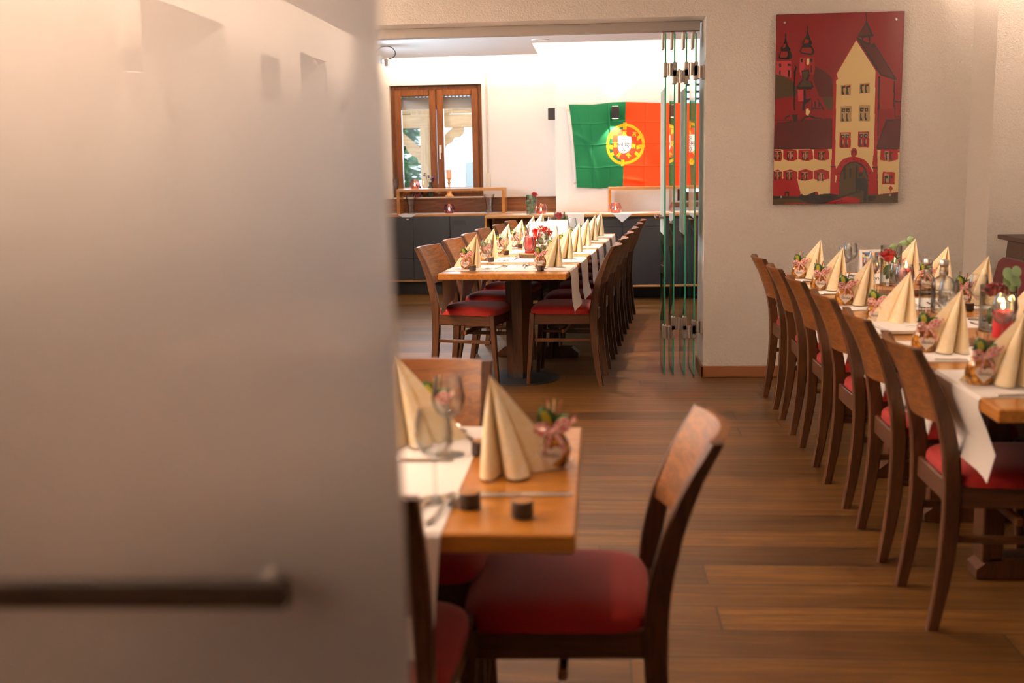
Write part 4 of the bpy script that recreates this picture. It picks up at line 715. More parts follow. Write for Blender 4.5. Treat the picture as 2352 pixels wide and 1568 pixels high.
# ================================================================ chairs
def post_y(z): return float(np.interp(z, [0, .12, .24, .36, .47, .56, .68, .78, .872], [-.243, -.222, -.207, -.200, -.200, -.209, -.236, -.274, -.322]))
def rings(path):
    out = []
    for x, y, z, wx, wy in path: c = .15*min(wx, wy); a, b = wx/2, wy/2; out.append([(x-a+c, y-b, z), (x+a-c, y-b, z), (x+a, y-b+c, z), (x+a, y+b-c, z), (x+a-c, y+b, z), (x-a+c, y+b, z), (x-a, y+b-c, z), (x-a, y-b+c, z)])
    return out
def make_chair():
    t = thing('dining_chair', 'chair', 'chair', (0, 0, 0), 0, 'dining chairs')
    for s in (-1, 1):
        zs = np.linspace(0, .872, 22)
        p = [(s*float(np.interp(z, [0, .3, .872], [.186, .180, .184])), post_y(z), float(z), .030, float(np.interp(z, [0, .2, .45, .65, .872], [.034, .046, .052, .046, .026]))) for z in zs]
        MB().sweep(rings(p)).build('leg', M['walnut'], t)
        p = [(s*float(np.interp(z, [0, .46], [.205, .200])), float(np.interp(z, [0, .3, .46], [.222, .200, .192])), float(z), float(np.interp(z, [0, .46], [.026, .036])), float(np.interp(z, [0, .46], [.026, .036]))) for z in np.linspace(0, .46, 8)]
        MB().sweep(rings(p)).build('leg', M['walnut'], t)
        m = Matrix.Translation((s*.190, 0, 0)) @ Matrix.Rotation(s*R(-3), 4, 'Z')
        MB().box(-.010, .010, -.185, .180, .278, .300, .003, M=m).build('stretcher', M['walnut_y'], t)
    MB().box(-.185, .185, -.012, .008, .330, .356, .003).build('cross_stretcher', M['walnut_x'], t)
    mb = MB()
    for s in (-1, 1): mb.box(-.011, .011, -.19, .19, .388, .458, .004, M=Matrix.Translation((s*.190, 0, 0)) @ Matrix.Rotation(s*R(-3), 4, 'Z'))
    mb.box(-.19, .19, .180, .202, .388, .458, .004).box(-.175, .175, -.208, -.188, .388, .458, .004)
    mb.build('seat_frame', M['walnut_y'], t)
    # padded seat, a little wider in front, softly domed
    rows = []; n = 34
    for k in range(9):
        u = k/8; sc = math.cos(u*math.pi/2)**.42 if k < 8 else 0; z = .462+.048*math.sin(u*math.pi/2)**.75
        if k == 0: z = .455
        row = []
        for j in range(n):
            a = 2*math.pi*j/n; ca, sa = math.cos(a), math.sin(a); ex = .35
            x = math.copysign(abs(ca)**ex, ca); y = math.copysign(abs(sa)**ex, sa)
            yy = y*.205*sc; w = .222-.016*(1-(yy+.2)/.4); row.append((x*w*sc, yy+.01, z))
        rows.append(row)
    MB().grid(rows, wrap=True).build('seat', M['velvet'], t)
    # curved back board between the posts
    rows = []
    for z in np.linspace(.640, .872, 9):
        fr = []; bk = []
        for x in np.linspace(-.170, .170, 17):
            o = -.038*(1-(x/.17)**2)+.004; th = float(np.interp(z, [.64, .66, .872], [.020, .024, .020])); y = post_y(z)+o
            fr.append((float(x), y+th/2, float(z))); bk.append((float(x), y-th/2, float(z)))
        rows.append(fr+bk[::-1])
    MB().sweep(rows).build('backrest', M['walnut_x'], t)
    return t
chair0 = make_chair()
# ================================================================ tables
def table_top(t, w, l):
    MB().box(-w/2, w/2, 0, l, .722, .760, .004).build('tabletop', M['oak'], t)
def trestle(t, y, w=.30):
    for s in (-1, 1): MB().box(s*.12-.035, s*.12+.035, y-.05, y+.05, .06, .722, .004).build('leg', M['walnut'], t)
    MB().prism([(-w, .004), (w, .004), (w, .035), (w-.05, .075), (.05-w, .075), (-w, .035)], y-.05, y+.05, 'y').build('foot', M['walnut'], t)
    MB().box(-.28, .28, y-.04, y+.04, .682, .722, .004).build('bearer', M['walnut_x'], t)
def pedestal(t, y):
    oc = lambda r: [(r*math.cos(R(22.5+45*k)), y+r*math.sin(R(22.5+45*k))) for k in range(8)]
    MB().prism(oc(.088), .05, .70, 'z').build('column', M['walnut'], t)
    MB().prism(oc(.084), .012, .05, 'z').build('collar', M['black'], t)
    MB().cyl(.26, 0, .010, 48, (0, y, 0)).lathe([(.255, .010), (.24, .013), (.09, .016)], 48, (0, y, 0)).build('base_plate', M['black'], t)
    MB().box(-.25, .25, y-.05, y+.05, .69, .722, .004).box(-.05, .05, y-.4, y+.4, .69, .722, .004).build('bearer', M['walnut_x'], t)
RZ = R(-5.4)
class Frame:
    def __init__(s, x, y, rz): s.x, s.y, s.rz = x, y, rz
    def __call__(s, u, v, z=0): return (s.x+u*math.cos(s.rz)-v*math.sin(s.rz), s.y+u*math.sin(s.rz)+v*math.cos(s.rz), z)
REARF = Frame(-.588, 6.595, RZ); PICF = Frame(1.428, 2.886, 0); NEARF = Frame(-.66, 2.286, 0)
t = thing('dining_table', 'honey wood table on one octagonal pillar, front part of the back room table row', 'table', REARF(0, 0), RZ, 'dining tables'); table_top(t, .785, 1.25); pedestal(t, .62)
t = thing('dining_table', 'honey wood trestle table, rear part of the back room table row', 'table', REARF(0, 1.256), RZ, 'dining tables'); table_top(t, .785, 2.46); trestle(t, .22); trestle(t, 2.05)
t = thing('dining_table', 'honey wood table beside the bench, half nearest the viewer', 'table', PICF(0, 0), 0, 'dining tables'); table_top(t, .80, 1.806); trestle(t, .82, .17); trestle(t, 1.42, .17)
t = thing('dining_table', 'honey wood table beside the bench, half below the red picture', 'table', PICF(0, 1.816), 0, 'dining tables'); table_top(t, .80, 1.80); trestle(t, .22, .2); trestle(t, 1.44, .2)
t = thing('dining_table', 'bright honey wood table with corner towards the aisle, cut by the milky glass panel', 'table', (-.045, 2.286, 0), R(90), 'dining tables'); table_top(t, .806, 1.22); trestle(t, .86)
# chairs: back room, bench table, near table
def lab_row(i, n, a): return a % ORD[i]
for i, v in enumerate((.60, 1.20, 1.80, 2.40, 3.03, 3.60)):
    place(chair0, 'dark chair, %s from the pillar end, flag side of the back room table' % ORD[i] if i else 'dark wood chair with red seat beside the octagonal pillar, on the flag side', REARF(.315, v), RZ+R(90), 'chairs at the back room table', (1, 1, 1.02))
for i, v in enumerate((.50, 1.14, 1.74, 2.36, 2.98, 3.58)):
    place(chair0, 'orange lit wooden chair, %s from the pillar end, window side of back room table' % ORD[i] if i else 'orange lit wooden chair nearest the milky panel, its whole back showing', REARF((-.27, -.25, -.25, -.27, -.25, -.25)[i], v), RZ+R(-90+(-9, -5, -3, -4, -2, -2)[i]), 'chairs at the back room table', (1, 1, 1.02))
for i, y in enumerate((6.45, 5.84, 5.235, 4.615, 4.0, 3.42)):
    place(chair0, 'dark wood chair facing the bench, %s from the rough plaster wall' % ORD[i], (1.236, y, 0), R(-90+(1, -1, 0, 1, -1, 0)[i]), 'chairs facing the bench', (.95, 1, .985))
place(chair0, 'wooden chair with red seat standing at the open end of the nearest table', (-.085, 2.40, 0), R(90), 'chairs at the nearest table', (1.0, 1, .965))
place(chair0, 'wooden chair on the far side of the nearest table, its back behind the napkins', (-.487, 2.60, 0), R(180), 'chairs at the nearest table')
place(chair0, 'wooden chair on the near side of the nearest table, mostly hidden by the milky panel', (-.487, 2.00, 0), 0, 'chairs at the nearest table')
# ================================================================ bench along the right wall
b = thing('wall_bench', 'dark wooden bench with wine red padded back along the right wall', 'bench', (2.135, 4.6, 0)); YA, YB = -2.2, 2.02
MB().box(-.30, .30, YA, YB, .0, .40, .004).build('seat_box', M['dark_wood'], b)
MB().box(-.32, .22, YA, YB-.02, .40, .49, .025).build('seat_cushion', M['bench_velvet'], b)
prof = [(.20, .42), (.30, .42), (.40, .935), (.40, .40), (.405, .935), (.245, .935)]
MB().prism([(.24, .40), (.41, .40), (.41, .93), (.225, .93), (.215, .78)], YA, YB, 'y').build('back_panel', M['dark_wood'], b)
MB().box(.17, .41, YA, YB+.015, .93, .955, .003).build('top_board', M['dark_wood'], b)
rows = []
for (x, z) in ((.18, .48), (.10, .50), (.085, .56), (.115, .72), (.135, .81), (.16, .832), (.205, .83), (.215, .81), (.22, .48)):
    rows.append([(x, YA, z)] + [(x, y, z) for y in np.linspace(YA+.03, YB-.12, 10)] + [(x+.01, YB-.10, z)])
mb = MB().grid(rows); k_ = len(rows[0]); mb.f.append(tuple(i*k_+k_-1 for i in range(len(rows)))); mb.m.append(0); mb.s.append(False)
mb.build('back_cushion', M['bench_velvet'], b)
# ================================================================ things on the tables
TZ = .7602
# runners across the tables
def make_runner(w, half, drop, inward=0):
    prof = [(-half-.006-.02, -drop, 1), (-half-.010, -drop*.7, 0), (-half-.010, -.10, 0), (-half-.008, -.03, 0), (-half-.004, -.006, 0), (-half+.004, .0015, 0), (-half*.4, .0015, 0), (half*.4, .0015, 0), (half-.004, .0015, 0), (half+.004, -.006, 0), (half+.008, -.03, 0), (half+.010, -.10, 0), (half+.010, -drop*.7, 0), (half+.026, -drop, 1)]
    up_, lo = [], []
    for k, (u, z, e) in enumerate(prof):
        out = 1 if u > 0 else -1; side = abs(u) > half
        if side: u -= out*inward*min(1, max(0, (-z-.02)/.13))
        ws = np.linspace(-w/2, w/2, 9); a = []; b_ = []
        for j, q in enumerate(ws):
            s = -z/drop if side else 0
            wav = .010*math.sin(j*.8+u*7)*max(0, s); sk = .05*s*(q/w) if out > 0 else .0
            dz = .05*(q/w)*max(0, s-.5)*2
            a.append((u+out*(wav+.006*s), q*(1-.10*max(0, s)), z+dz)); b_.append((u+out*(wav+.006*s)-(out*.0012 if side else 0), q*(1-.10*max(0, s)), z+dz-(0 if side else .0012)))
        up_.append(a); lo.append(b_)
    mb = MB().grid(up_).grid(lo)
    o = mb.build('table_runner', M['linen'], fix=False); tag(o, 'runner', 'table runner', 'white runners across the tables'); return o
def along(d, r):
    return [d[0]] + d[1:]
run_a = make_runner(.40, .3925, .25); run_b = make_runner(.41, .400, .22, .062)
NV = (.42, 1.02, 1.60, 2.22, 2.82, 3.36)
for i, v in enumerate((.36, .95, 1.62, 2.18, 2.80, 3.38)):
    place(run_a, 'white runner hanging over both edges of the back room table, %s from its pillar end' % ORD[i], REARF(0, v, TZ), RZ)
PY = (6.12, 5.56, 4.98, 4.36, 3.745, 3.19)
for i, y in enumerate((6.20, 5.62, 5.02, 4.36, 3.78, 3.23)):
    place(run_b, 'white runner hanging over the chair side of the bench table, %s from the rough wall' % ORD[i], (1.428, y, TZ), 0)
run_c = make_runner(.40, .403, .21); place(run_c, 'white runner hanging down in front of the nearest table beside the milky panel', (-.485, 2.286, TZ), R(90))
# napkins
def make_napkin(mir):
    base = [(-.125, .055, 0), (-.090, .030, .001), (-.060, .012, .001), (-.047, .014, .001), (-.050, -.020, .004), (-.036, -.046, .004), (-.016, -.048, .004), (-.002, -.026, .004), (.002, .008, 0), (.010, -.016, .003), (.022, -.048, .003), (.040, -.048, .003), (.050, -.020, .002), (.050, .014, 0), (.034, .042, 0)]
    base = [Vector(((-x if mir else x)*1.04, y*1.1, z)) for x, y, z in base]
    bl = smooth(base, 5); ap = Vector(((-.030 if mir else .030), .010, .212)); rows = []
    for k in range(9):
        s = k/8; row = []
        for p in bl:
            q = ap.lerp(p, s); bulge = .010*math.sin(math.pi*s); d = Vector((q.x-ap.x*(1-s), q.y, 0)); d = d.normalized() if d.length > 1e-5 else d
            row.append(q + d*bulge*.35)
        rows.append(row)
    mb = MB().grid(rows)
    bk = [Vector((-p[0] if mir else p[0], p[1], p[2])) for p in ((-.118, .050, 0), (-.05, .075, 0), (.030, .040, 0))]
    if mir: bk = [Vector((.1, .055, 0)), Vector((.05, .075, 0)), Vector((-.03, .044, 0))]
    else: bk = [Vector((-.122, .055, 0)), Vector((-.05, .075, 0)), Vector((.031, .044, 0))]
    mb.grid([[ap.lerp(p, s/6) for p in smooth(bk, 5)] for s in range(7)])
    inner = [[r*.97+Vector((0, .0016, -.001)) for r in row] for row in rows[1:]]
    mb.grid(inner)
    o = mb.build('napkin', M['napkin'], fix=False, angle=50); tag(o, 'napkin', 'napkin', 'cream folded napkins'); return o
nap = make_napkin(False); nap_m = make_napkin(True)
# favour bags
def ribbon_strip(mb, pts, wdir, w):
    P = smooth(pts, 5); rows = []
    for i, p in enumerate(P):
        rows.append([p+Vector(wdir)*w*(k-1.5)/1.5*.5*(1.0) if k in (0, 3) else p+Vector(wdir)*w*(-.2 if k == 1 else .2) for k in range(4)])
    mb.grid(rows, mfun=lambda a, b: 1 if b == 1 and a % 3 != 2 else 0)
def leaf(mb, base, tip, width, nrm, mi=(0, 1)):
    base, tip, nrm = Vector(base), Vector(tip), Vector(nrm).normalized(); ax = tip-base; side = ax.cross(nrm).normalized(); rows = []
    for k in range(9):
        t_ = k/8; w = width*(math.sin(math.pi*t_**.8)**.8 if 0 < t_ < 1 else .02); c = base+ax*t_+nrm*(.14*ax.length*math.sin(math.pi*t_))
        rows.append([c+side*w*s+nrm*(-.25*width*abs(s)) for s in (-1, -.42, 0, .42, 1)])
    mb.grid(rows, mfun=lambda a, b: mi[1] if b in (1, 2) and 1 <= a <= 5 else mi[0])
def make_favour():
    t = thing('favour_bag', 'favour', 'gift bag', (0, 0, 0), 0, 'heart tagged gift bags'); rn = random.Random(3)
    rows = []
    for k in range(13):
        z = k/12; zz = z*.100; r = float(np.interp(z, [0, .05, .3, .55, .74, .82, .9, 1], [.030, .035, .038, .036, .026, .011, .017, .026])); row = []
        for j in range(22):
            a = 2*math.pi*j/22; q = 1+.05*math.sin(3*a+z*4)+.04*math.sin(7*a+z*9)+(.12*math.sin(9*a) if z > .74 else 0); ca, sa = math.cos(a), math.sin(a)
            row.append((math.copysign(abs(ca)**.7, ca)*r*q, math.copysign(abs(sa)**.7, sa)*r*q*.86, zz))
        rows.append(row)
    mb = MB().grid(rows, wrap=True); mb.f.append(tuple(range(22))); mb.m.append(0); mb.s.append(False); mb.build('pouch', M['pouch'], t)
    for k in range(7):
        a = rn.uniform(-.35, .45); b_ = rn.uniform(-.2, .3); mb = MB().tube([(a*.02, b_*.02, .074), (a*.06+.004, b_*.06+.006, .125+rn.uniform(0, .028))], .0022, 6); mb.build('sweet_stick', M['pretzel'] if k % 3 else M['cream_stick'], t)
    mb = MB(); leaf(mb, (-.004, -.012, .088), (-.024, -.028, .138), .021, (-.1, -1, .25)); leaf(mb, (.004, -.012, .086), (.034, -.024, .118), .017, (.2, -1, .35)); mb.build('leaf', [M['leaf'], M['leaf_lime']], t, fix=False)
    mb = MB(); y = -.022
    ribbon_strip(mb, [(0, y, .082), (-.018, y-.010, .098), (-.038, y-.012, .094), (-.030, y-.006, .080), (0, y-.004, .081)], (.25, .3, .95), .012)
    ribbon_strip(mb, [(0, y, .082), (.016, y-.010, .104), (.034, y-.012, .106), (.032, y-.006, .088), (0, y-.004, .081)], (-.25, .3, .95), .012)
    ribbon_strip(mb, [(0, y-.004, .082), (-.010, y-.014, .062), (-.020, y-.020, .040)], (.9, .3, .2), .011)
    ribbon_strip(mb, [(0, y-.004, .082), (.016, y-.016, .064), (.024, y-.018, .036)], (.9, .3, -.2), .011)
    ribbon_strip(mb, [(0, y-.004, .082), (.026, y-.012, .094), (.050, y-.012, .112)], (-.4, .3, .9), .010)
    mb.lathe([(0, -.007), (.007, -.004), (.007, .004), (0, .007)], 10, (0, y-.006, .082)); mb.build('ribbon_bow', [M['ribbon_white'], M['ribbon_red']], t, fix=False)
    hp = []
    for k in range(40):
        a = 2*math.pi*k/40; hp.append((16*math.sin(a)**3/16*.026, (13*math.cos(a)-5*math.cos(2*a)-2*math.cos(3*a)-math.cos(4*a))/16*.025))
    mt = Matrix.Translation((-.006, -.0395, .034)) @ Matrix.Rotation(R(6), 4, 'Y') @ Matrix.Rotation(R(-9), 4, 'X')
    hg = MB().prism(hp, -.0015, .0015, 'y', M=mt).build('heart_tag', M['tag'], t)
    text_mesh('danke', .016, M['ink'], 'lettering', hg, mt @ Vector((0, -.0018, .001)), (R(81), R(6), 0), .0002, .35)
    return t
fav = make_favour()
# small blocks, glasses, cutlery
blk = MB().lathe([(0, 0), (.020, 0), (.021, .003), (.021, .030), (.0195, .032)], 22).lathe([(.0195, .032), (.0193, .0322), (0, .0322)], 22, mi=1).build('place_card_block', [M['block'], M['log_end']]); tag(blk, 'block', 'card holder', 'dark bark blocks')
gls = MB().lathe([(0, .0), (.034, .0), (.034, .002), (.010, .006), (.0042, .014), (.0040, .078), (.010, .086), (.026, .098), (.036, .118), (.038, .135), (.034, .160), (.030, .182), (.0288, .182), (.0328, .160), (.0365, .135), (.0345, .119), (.024, .100), (.006, .0905), (0, .0905)], 30).build('wine_glass', M['glass']); tag(gls, 'glass', 'wine glass', 'empty wine glasses')
def flat_blade(prof, z=lambda y: 0, th=.0022):
    """outline (y, half width) extruded to a thin solid along y"""
    rows = []
    for y, w in prof: h = z(y); rows.append([(-w, y, h), (-w*.55, y, h+th), (w*.55, y, h+th), (w, y, h), (w*.55, y, h-th*.4+.0006), (-w*.55, y, h-th*.4+.0006)])
    return MB().sweep(rows)
def cut(name, mb, label_cat):
    o = mb.build(name, M['silver']); tag(o, name, label_cat, 'polished cutlery'); return o
kn = cut('knife', flat_blade([(-.105, .002), (-.103, .008), (-.06, .0075), (-.01, .006), (.0, .0055), (.01, .0095), (.06, .010), (.10, .007), (.112, .001)], lambda y: .0022), 'knife')
zf = lambda y: .0022+.010*max(0, math.sin((y+.02)/.13*math.pi)) if y > -.02 else .0022
mb = flat_blade([(-.100, .002), (-.098, .008), (-.05, .006), (0, .0035), (.035, .004), (.05, .010), (.062, .012)], zf)
for x in (-.0095, -.0032, .0032, .0095): mb.tube([(x, .060, zf(.06)+.001), (x, .085, zf(.085)), (x*.95, .108, zf(.108))], [.0017, .0015, .0008], 6)
fk = cut('fork', mb, 'fork')
def spoon_mb(k):
    mb = flat_blade([(-.085*k, .002), (-.083*k, .007*k), (-.04*k, .005*k), (.01*k, .0032), (.035*k, .004)], lambda y: .0022+.008*max(0, (y+.02*k)/(.055*k)) if y > -.02*k else .0022)
    rows = []
    for i in range(8):
        a = i/7*math.pi/2; rows.append([(.019*k*math.cos(a)*math.cos(b_), .060*k+.030*k*math.cos(a)*math.sin(b_), .0105-.0085*math.sin(a)) for b_ in np.linspace(0, 2*math.pi, 20, endpoint=False)])
    return mb.grid(rows, wrap=True)
sp = cut('spoon', spoon_mb(1.0), 'spoon')
dfk_mb = flat_blade([(-.075, .002), (-.073, .006), (-.03, .004), (.015, .003), (.03, .008), (.042, .009)], lambda y: .0022+.006*max(0, (y+.02)/.06))
for x in (-.006, 0, .006): dfk_mb.tube([(x, .040, .009), (x, .070, .006)], [.0014, .0007], 6)
dfk = cut('cake_fork', dfk_mb, 'fork')
RS = random.Random(11)
def setting(fr, u, v, side, where, napk, glass_uv, rz0=0.0, zc=TZ+.002, extra=True, fav_uv=None, nap_rz=0.0, block_uv=None, spoon=True, eo=.035):
    """one place setting: side -1 or +1 = which long edge; where = words that single out the place"""
    j = lambda a: RS.uniform(-a, a)
    place(napk, 'cream folded napkin standing at ' + where, fr(u, v, zc), nap_rz+j(.08))
    fu, fv = fav_uv if fav_uv else (u-.07, v-.075)
    place(fav, 'heart tagged gift bag at ' + where, fr(fu, fv, zc), j(.18))
    bu, bv_ = block_uv if block_uv else (u-side*.16, v-.16)
    place(blk, 'dark bark block at ' + where, fr(bu, bv_, zc), j(2))
    if glass_uv: place(gls, 'empty wine glass at ' + where, fr(glass_uv[0], glass_uv[1], zc), j(2))
    d = fr.rz + (R(-90) if side < 0 else R(90))
    e = u+side*eo
    place(kn, 'silver knife beside the napkin at ' + where, fr(e-side*.045, v-.145, zc), d+j(.05)); place(fk, 'silver fork beside the napkin at ' + where, fr(e-side*.045, v+.12, zc), d+j(.05))
    if spoon:
        place(sp, 'dessert spoon at ' + where, fr(u-side*.185, v-.02, zc), fr.rz+j(.3)); place(dfk, 'small dessert fork at ' + where, fr(u-side*.215, v-.01, zc), fr.rz+math.pi+j(.3))
for i in range(6):
    v = NV[i]
    wl = 'the %s window side place from the pillar end' % ORD[i]; wr = 'the %s flag side place from the pillar end' % ORD[i]
    setting(REARF, -.262, v+.0, -1, wl, nap, (-.140, v-.13), fav_uv=(-.275, v-.125), block_uv=(-.215, v-.225))
    setting(REARF, .262, v+.02, 1, wr, nap, (.085, v+.12), fav_uv=(.185, v-.075), block_uv=(.215, v-.25))
for i in range(6):
    y = PY[i]-2.886
    wl = 'the %s chair side place from the rough wall' % ORD[i]
    setting(PICF, -.258, y, -1, wl, nap, (-.125, y-.13) if i != 4 else (.075, 4.507-2.886), fav_uv=(-.338, y-.0+.03 if i != 3 else y+.075), block_uv=(.10, y+.06) if i < 5 else (.14, y-.02))
    if i < 6:
        wr = 'the %s bench side place from the rough wall' % ORD[i]
        setting(PICF, .245, y+.0, 1, wr, nap, (-.04, y+.13) if i in (0, 1, 4) else (-.09, y-.03), fav_uv=(.15 if i < 3 else .22, y-.04), block_uv=(.13, y-.20))
NW = 'the end place of the nearest table'
setting(Frame(-.66, 2.286, 0), .46, -.03, 1, NW, nap_m, None, fav_uv=(.555, .04), block_uv=(.515, -.312), spoon=False, eo=.085)
setting(Frame(-.66, 2.286, 0), .215, .22, -1, 'the far side place of the nearest table', nap_m, (.320, .125), fav_uv=(.262, .325), block_uv=(.39, .135), spoon=False)
place(blk, 'dark bark block at the near edge of the nearest table runner', (-.250, 2.030, TZ), 0)
place(gls, 'empty wine glass at the near side place beside the milky panel', (-.322, 2.07, TZ+.002), 0)
place(sp, 'dessert spoon on the nearest table between the wine glass and end napkin', (-.335, 2.60, TZ+.004), .5); place(dfk, 'small dessert fork on the runner of the nearest table', (-.37, 2.58, TZ+.004), 3.4)
place(sp, 'dessert spoon at the near edge of the nearest table runner', (-.30, 2.00, TZ+.004), -.2); place(dfk, 'small dessert fork at the near edge of the nearest table', (-.345, 1.99, TZ+.004), 3.0)
place(kn, 'silver knife along the far edge near the end gift bag of the nearest table', (-.17, 2.47, TZ+.001), R(90))
# log slices, vases, candles
def log_slice(label, loc, r, sx=1.1):
    t = thing('log_slice', label, 'wood slice', loc, 0, 'log slices with bark'); n = 46; rn = random.Random(int(r*999)); ph = [rn.uniform(0, 6) for _ in range(4)]
    rr = [r*(1+.05*math.sin(3*a+ph[0])+.025*math.sin(7*a+ph[1])+.012*math.sin(19*a+ph[2])) for a in [2*math.pi*k/n for k in range(n)]]
    P = lambda s, z: [(rr[k]*s*sx*math.cos(2*math.pi*k/n), rr[k]*s*math.sin(2*math.pi*k/n), z) for k in range(n)]
    MB().sweep([P(.97, 0), P(.985, .004), P(.985, .024), P(.965, .0275)]).build('wood_core', M['log_end'], t)
    MB().grid([P(.985, .001), P(1.01, .003), P(1.02, .013), P(1.0, .026), P(.972, .028)], wrap=True).build('bark', M['bark'], t); return t
def rose(mb, c, r, mi=0, tilt=(0, 0)):
    c = Vector(c); rt_ = Matrix.Rotation(tilt[0], 4, 'X') @ Matrix.Rotation(tilt[1], 4, 'Y')
    for ring_, (rad, hh, n, op) in enumerate(((.30, .95, 3, .02), (.52, .92, 4, .10), (.75, .82, 5, .22), (.95, .62, 5, .42))):
        for k in range(n):
            a0 = 2*math.pi*k/n+ring_*.7; rows = []
            for i in range(6):
                t_ = i/5; row = []
                for j in range(7):
                    s = (j-3)/3; w = 1.25*math.pi/n*(1-.35*t_**3); a = a0+s*w; q = r*(rad*(.45+.55*math.sin(min(1, t_*1.2)*math.pi/2))+op*t_**3)
                    row.append(c+rt_ @ Vector((q*math.cos(a), q*math.sin(a), r*(-.9+1.9*t_*hh*(1-.16*s*s*t_)))))
                rows.append(row)
            mb.grid(rows, mi)
def cyl_vase(name, label, loc, r, h, water=.0, sx=1.0):
    t = thing(name, label, 'vase', loc, 0, 'glass vases on the tables')
    MB().lathe([(0, 0), (r*.97, 0), (r, .003), (r, h), (r-.0025, h), (r-.0025, .010), (0, .009)], 36, sx=sx).build('glass_body', M['glass'], t)
    if water: MB().lathe([(0, .0105), (r-.003, .0105), (r-.003, water), (0, water)], 30, sx=sx).build('water', M['water'], t)
    return t
def euc(mb, pts, n, size, rn, mi=0, r=.0016):
    P = smooth(pts, 6); mb.tube(P, r, 6, 1)
    for k in range(n):
        p = P[int((k+.6)/n*(len(P)-1))]; a = rn.uniform(0, 6.3); d = Vector((math.cos(a), math.sin(a)*.6, rn.uniform(-.1, .7))).normalized(); leaf(mb, p, p+d*size*rn.uniform(.8, 1.2), size*.36, Vector((rn.uniform(-.4, .4), -1, .3)), (mi, mi))
def candle(label, loc, r, h, lit=True):
    t = thing('pillar_candle', label, 'candle', loc, 0, 'red pillar candles')
    MB().lathe([(0, 0), (r, 0), (r, h-.004), (r-.004, h), (r*.7, h-.004), (0, h-.005)], 30).build('wax', M['wax_red'], t)
    MB().tube([(0, 0, h-.005), (.0005, 0, h+.008)], .0013, 6).build('wick', M['black'], t)
    if lit:
        MB().lathe([(0, 0), (.0055, .007), (.0065, .014), (.004, .026), (0, .042)], 12, (0, 0, h+.003)).build('flame', M['flame'], t)
        d = bpy.data.lights.new('candle_glow', 'POINT'); d.energy = .5; d.color = (1, .55, .2); d.shadow_soft_size = .01
        o = bpy.data.objects.new('candle_glow', d); COL.objects.link(o); o.parent = t; o.location = (0, 0, h+.03)
    return t
rn = random.Random(21)
ZS = TZ+.0295
# bench table, under the picture
log_slice('log slice under the rose vase and candle on the bench table near the rough wall', (1.435, 5.45, TZ+.0018), .145)
v1 = cyl_vase('rose_vase', 'tall glass vase with one red rose on the bench table near the rough wall', (1.420, 5.52, ZS), .050, .195, .06)
mb = MB(); mb.tube([(.0, 0, .011), (-.006, 0, .08), (-.014, -.006, .125)], .0024, 8).build('stem', M['stem'], v1)
mb = MB(); rose(mb, (-.017, -.008, .148), .034, 0, (R(8), R(-6))); mb.build('rose_bloom', M['rose'], v1, fix=False)
mb = MB(); euc(mb, [(.008, .004, .011), (.016, .0, .12), (.030, 0, .19), (.065, -.01, .218), (.088, -.012, .200)], 7, .045, rn); leaf(mb, (-.006, -.006, .10), (-.036, -.012, .05), .018, (0, -1, .2), (2, 2)); leaf(mb, (-.004, -.006, .10), (.028, -.014, .065), .018, (0, -1, .2), (2, 2)); leaf(mb, (0, -.006, .07), (-.024, -.012, .030), .016, (0, -1, .2), (2, 2)); mb.build('greenery', [M['eucalyptus'], M['stem'], M['leaf']], v1, fix=False)
candle('lit red candle on the log slice beside the single rose vase', (1.460, 5.40, ZS), .036, .088)
log_slice('log slice carrying the candle at the bench table part nearest the viewer', (1.39, 3.96, TZ+.0018), .15)
v2 = cyl_vase('rose_vase', 'wide glass vase with dark roses and round eucalyptus leaves on the bench table', (1.415, 4.03, ZS), .062, .165, .05)
mb = MB(); rose(mb, (-.030, -.012, .150), .026, 0, (0, R(-12))); rose(mb, (.012, .022, .145), .026, 0); mb.build('rose_bloom', M['rose_dark'], v2, fix=False)
mb = MB()
for _ in range(90): mb.lathe([(0, -.0038), (.0038, 0), (0, .0038)], 5, (rn.uniform(-.048, .046), rn.uniform(-.045, .0), .112+rn.uniform(-.012, .016)), 0)
mb.build('blossom_sprays', M['gyp'], v2, fix=False)['kind'] = 'stuff'
mb = MB(); euc(mb, [(.02, -.01, .012), (.028, -.01, .12), (.034, -.014, .185)], 5, .04, rn)
for (x, z, s) in ((.020, .205, .024), (.048, .214, .020), (.046, .178, .024), (.018, .178, .018)): mb.lathe([(0, 0), (s*.7, .001), (s, .0035), (s*.7, .0045), (0, .004)], 18, M=Matrix.Translation((x, -.02, z)) @ Matrix.Rotation(R(70), 4, 'X') @ Matrix.Rotation(R(20), 4, 'Y'))
for k in range(4): mb.tube([(rn.uniform(-.04, .04), rn.uniform(-.02, .02), .011), (rn.uniform(-.03, .03), 0, .13)], .002, 6, 1)
leaf(mb, (-.03, -.02, .09), (-.04, -.035, .03), .014, (0, -1, .2), (2, 2)); leaf(mb, (.0, -.03, .08), (-.015, -.045, .025), .014, (0, -1, .2), (2, 2)); mb.build('greenery', [M['eucalyptus'], M['stem'], M['leaf']], v2, fix=False)
candle('lit red candle on the log slice in front of the wide rose vase', (1.385, 3.895, ZS), .032, .092)
place(gls, 'empty wine glass in front of the red candle on the bench table', (1.345, 3.78, TZ+.002), 0)
place(gls, 'empty wine glass in front of the candle near the rough wall', (1.325, 5.02, TZ+.002), 0)
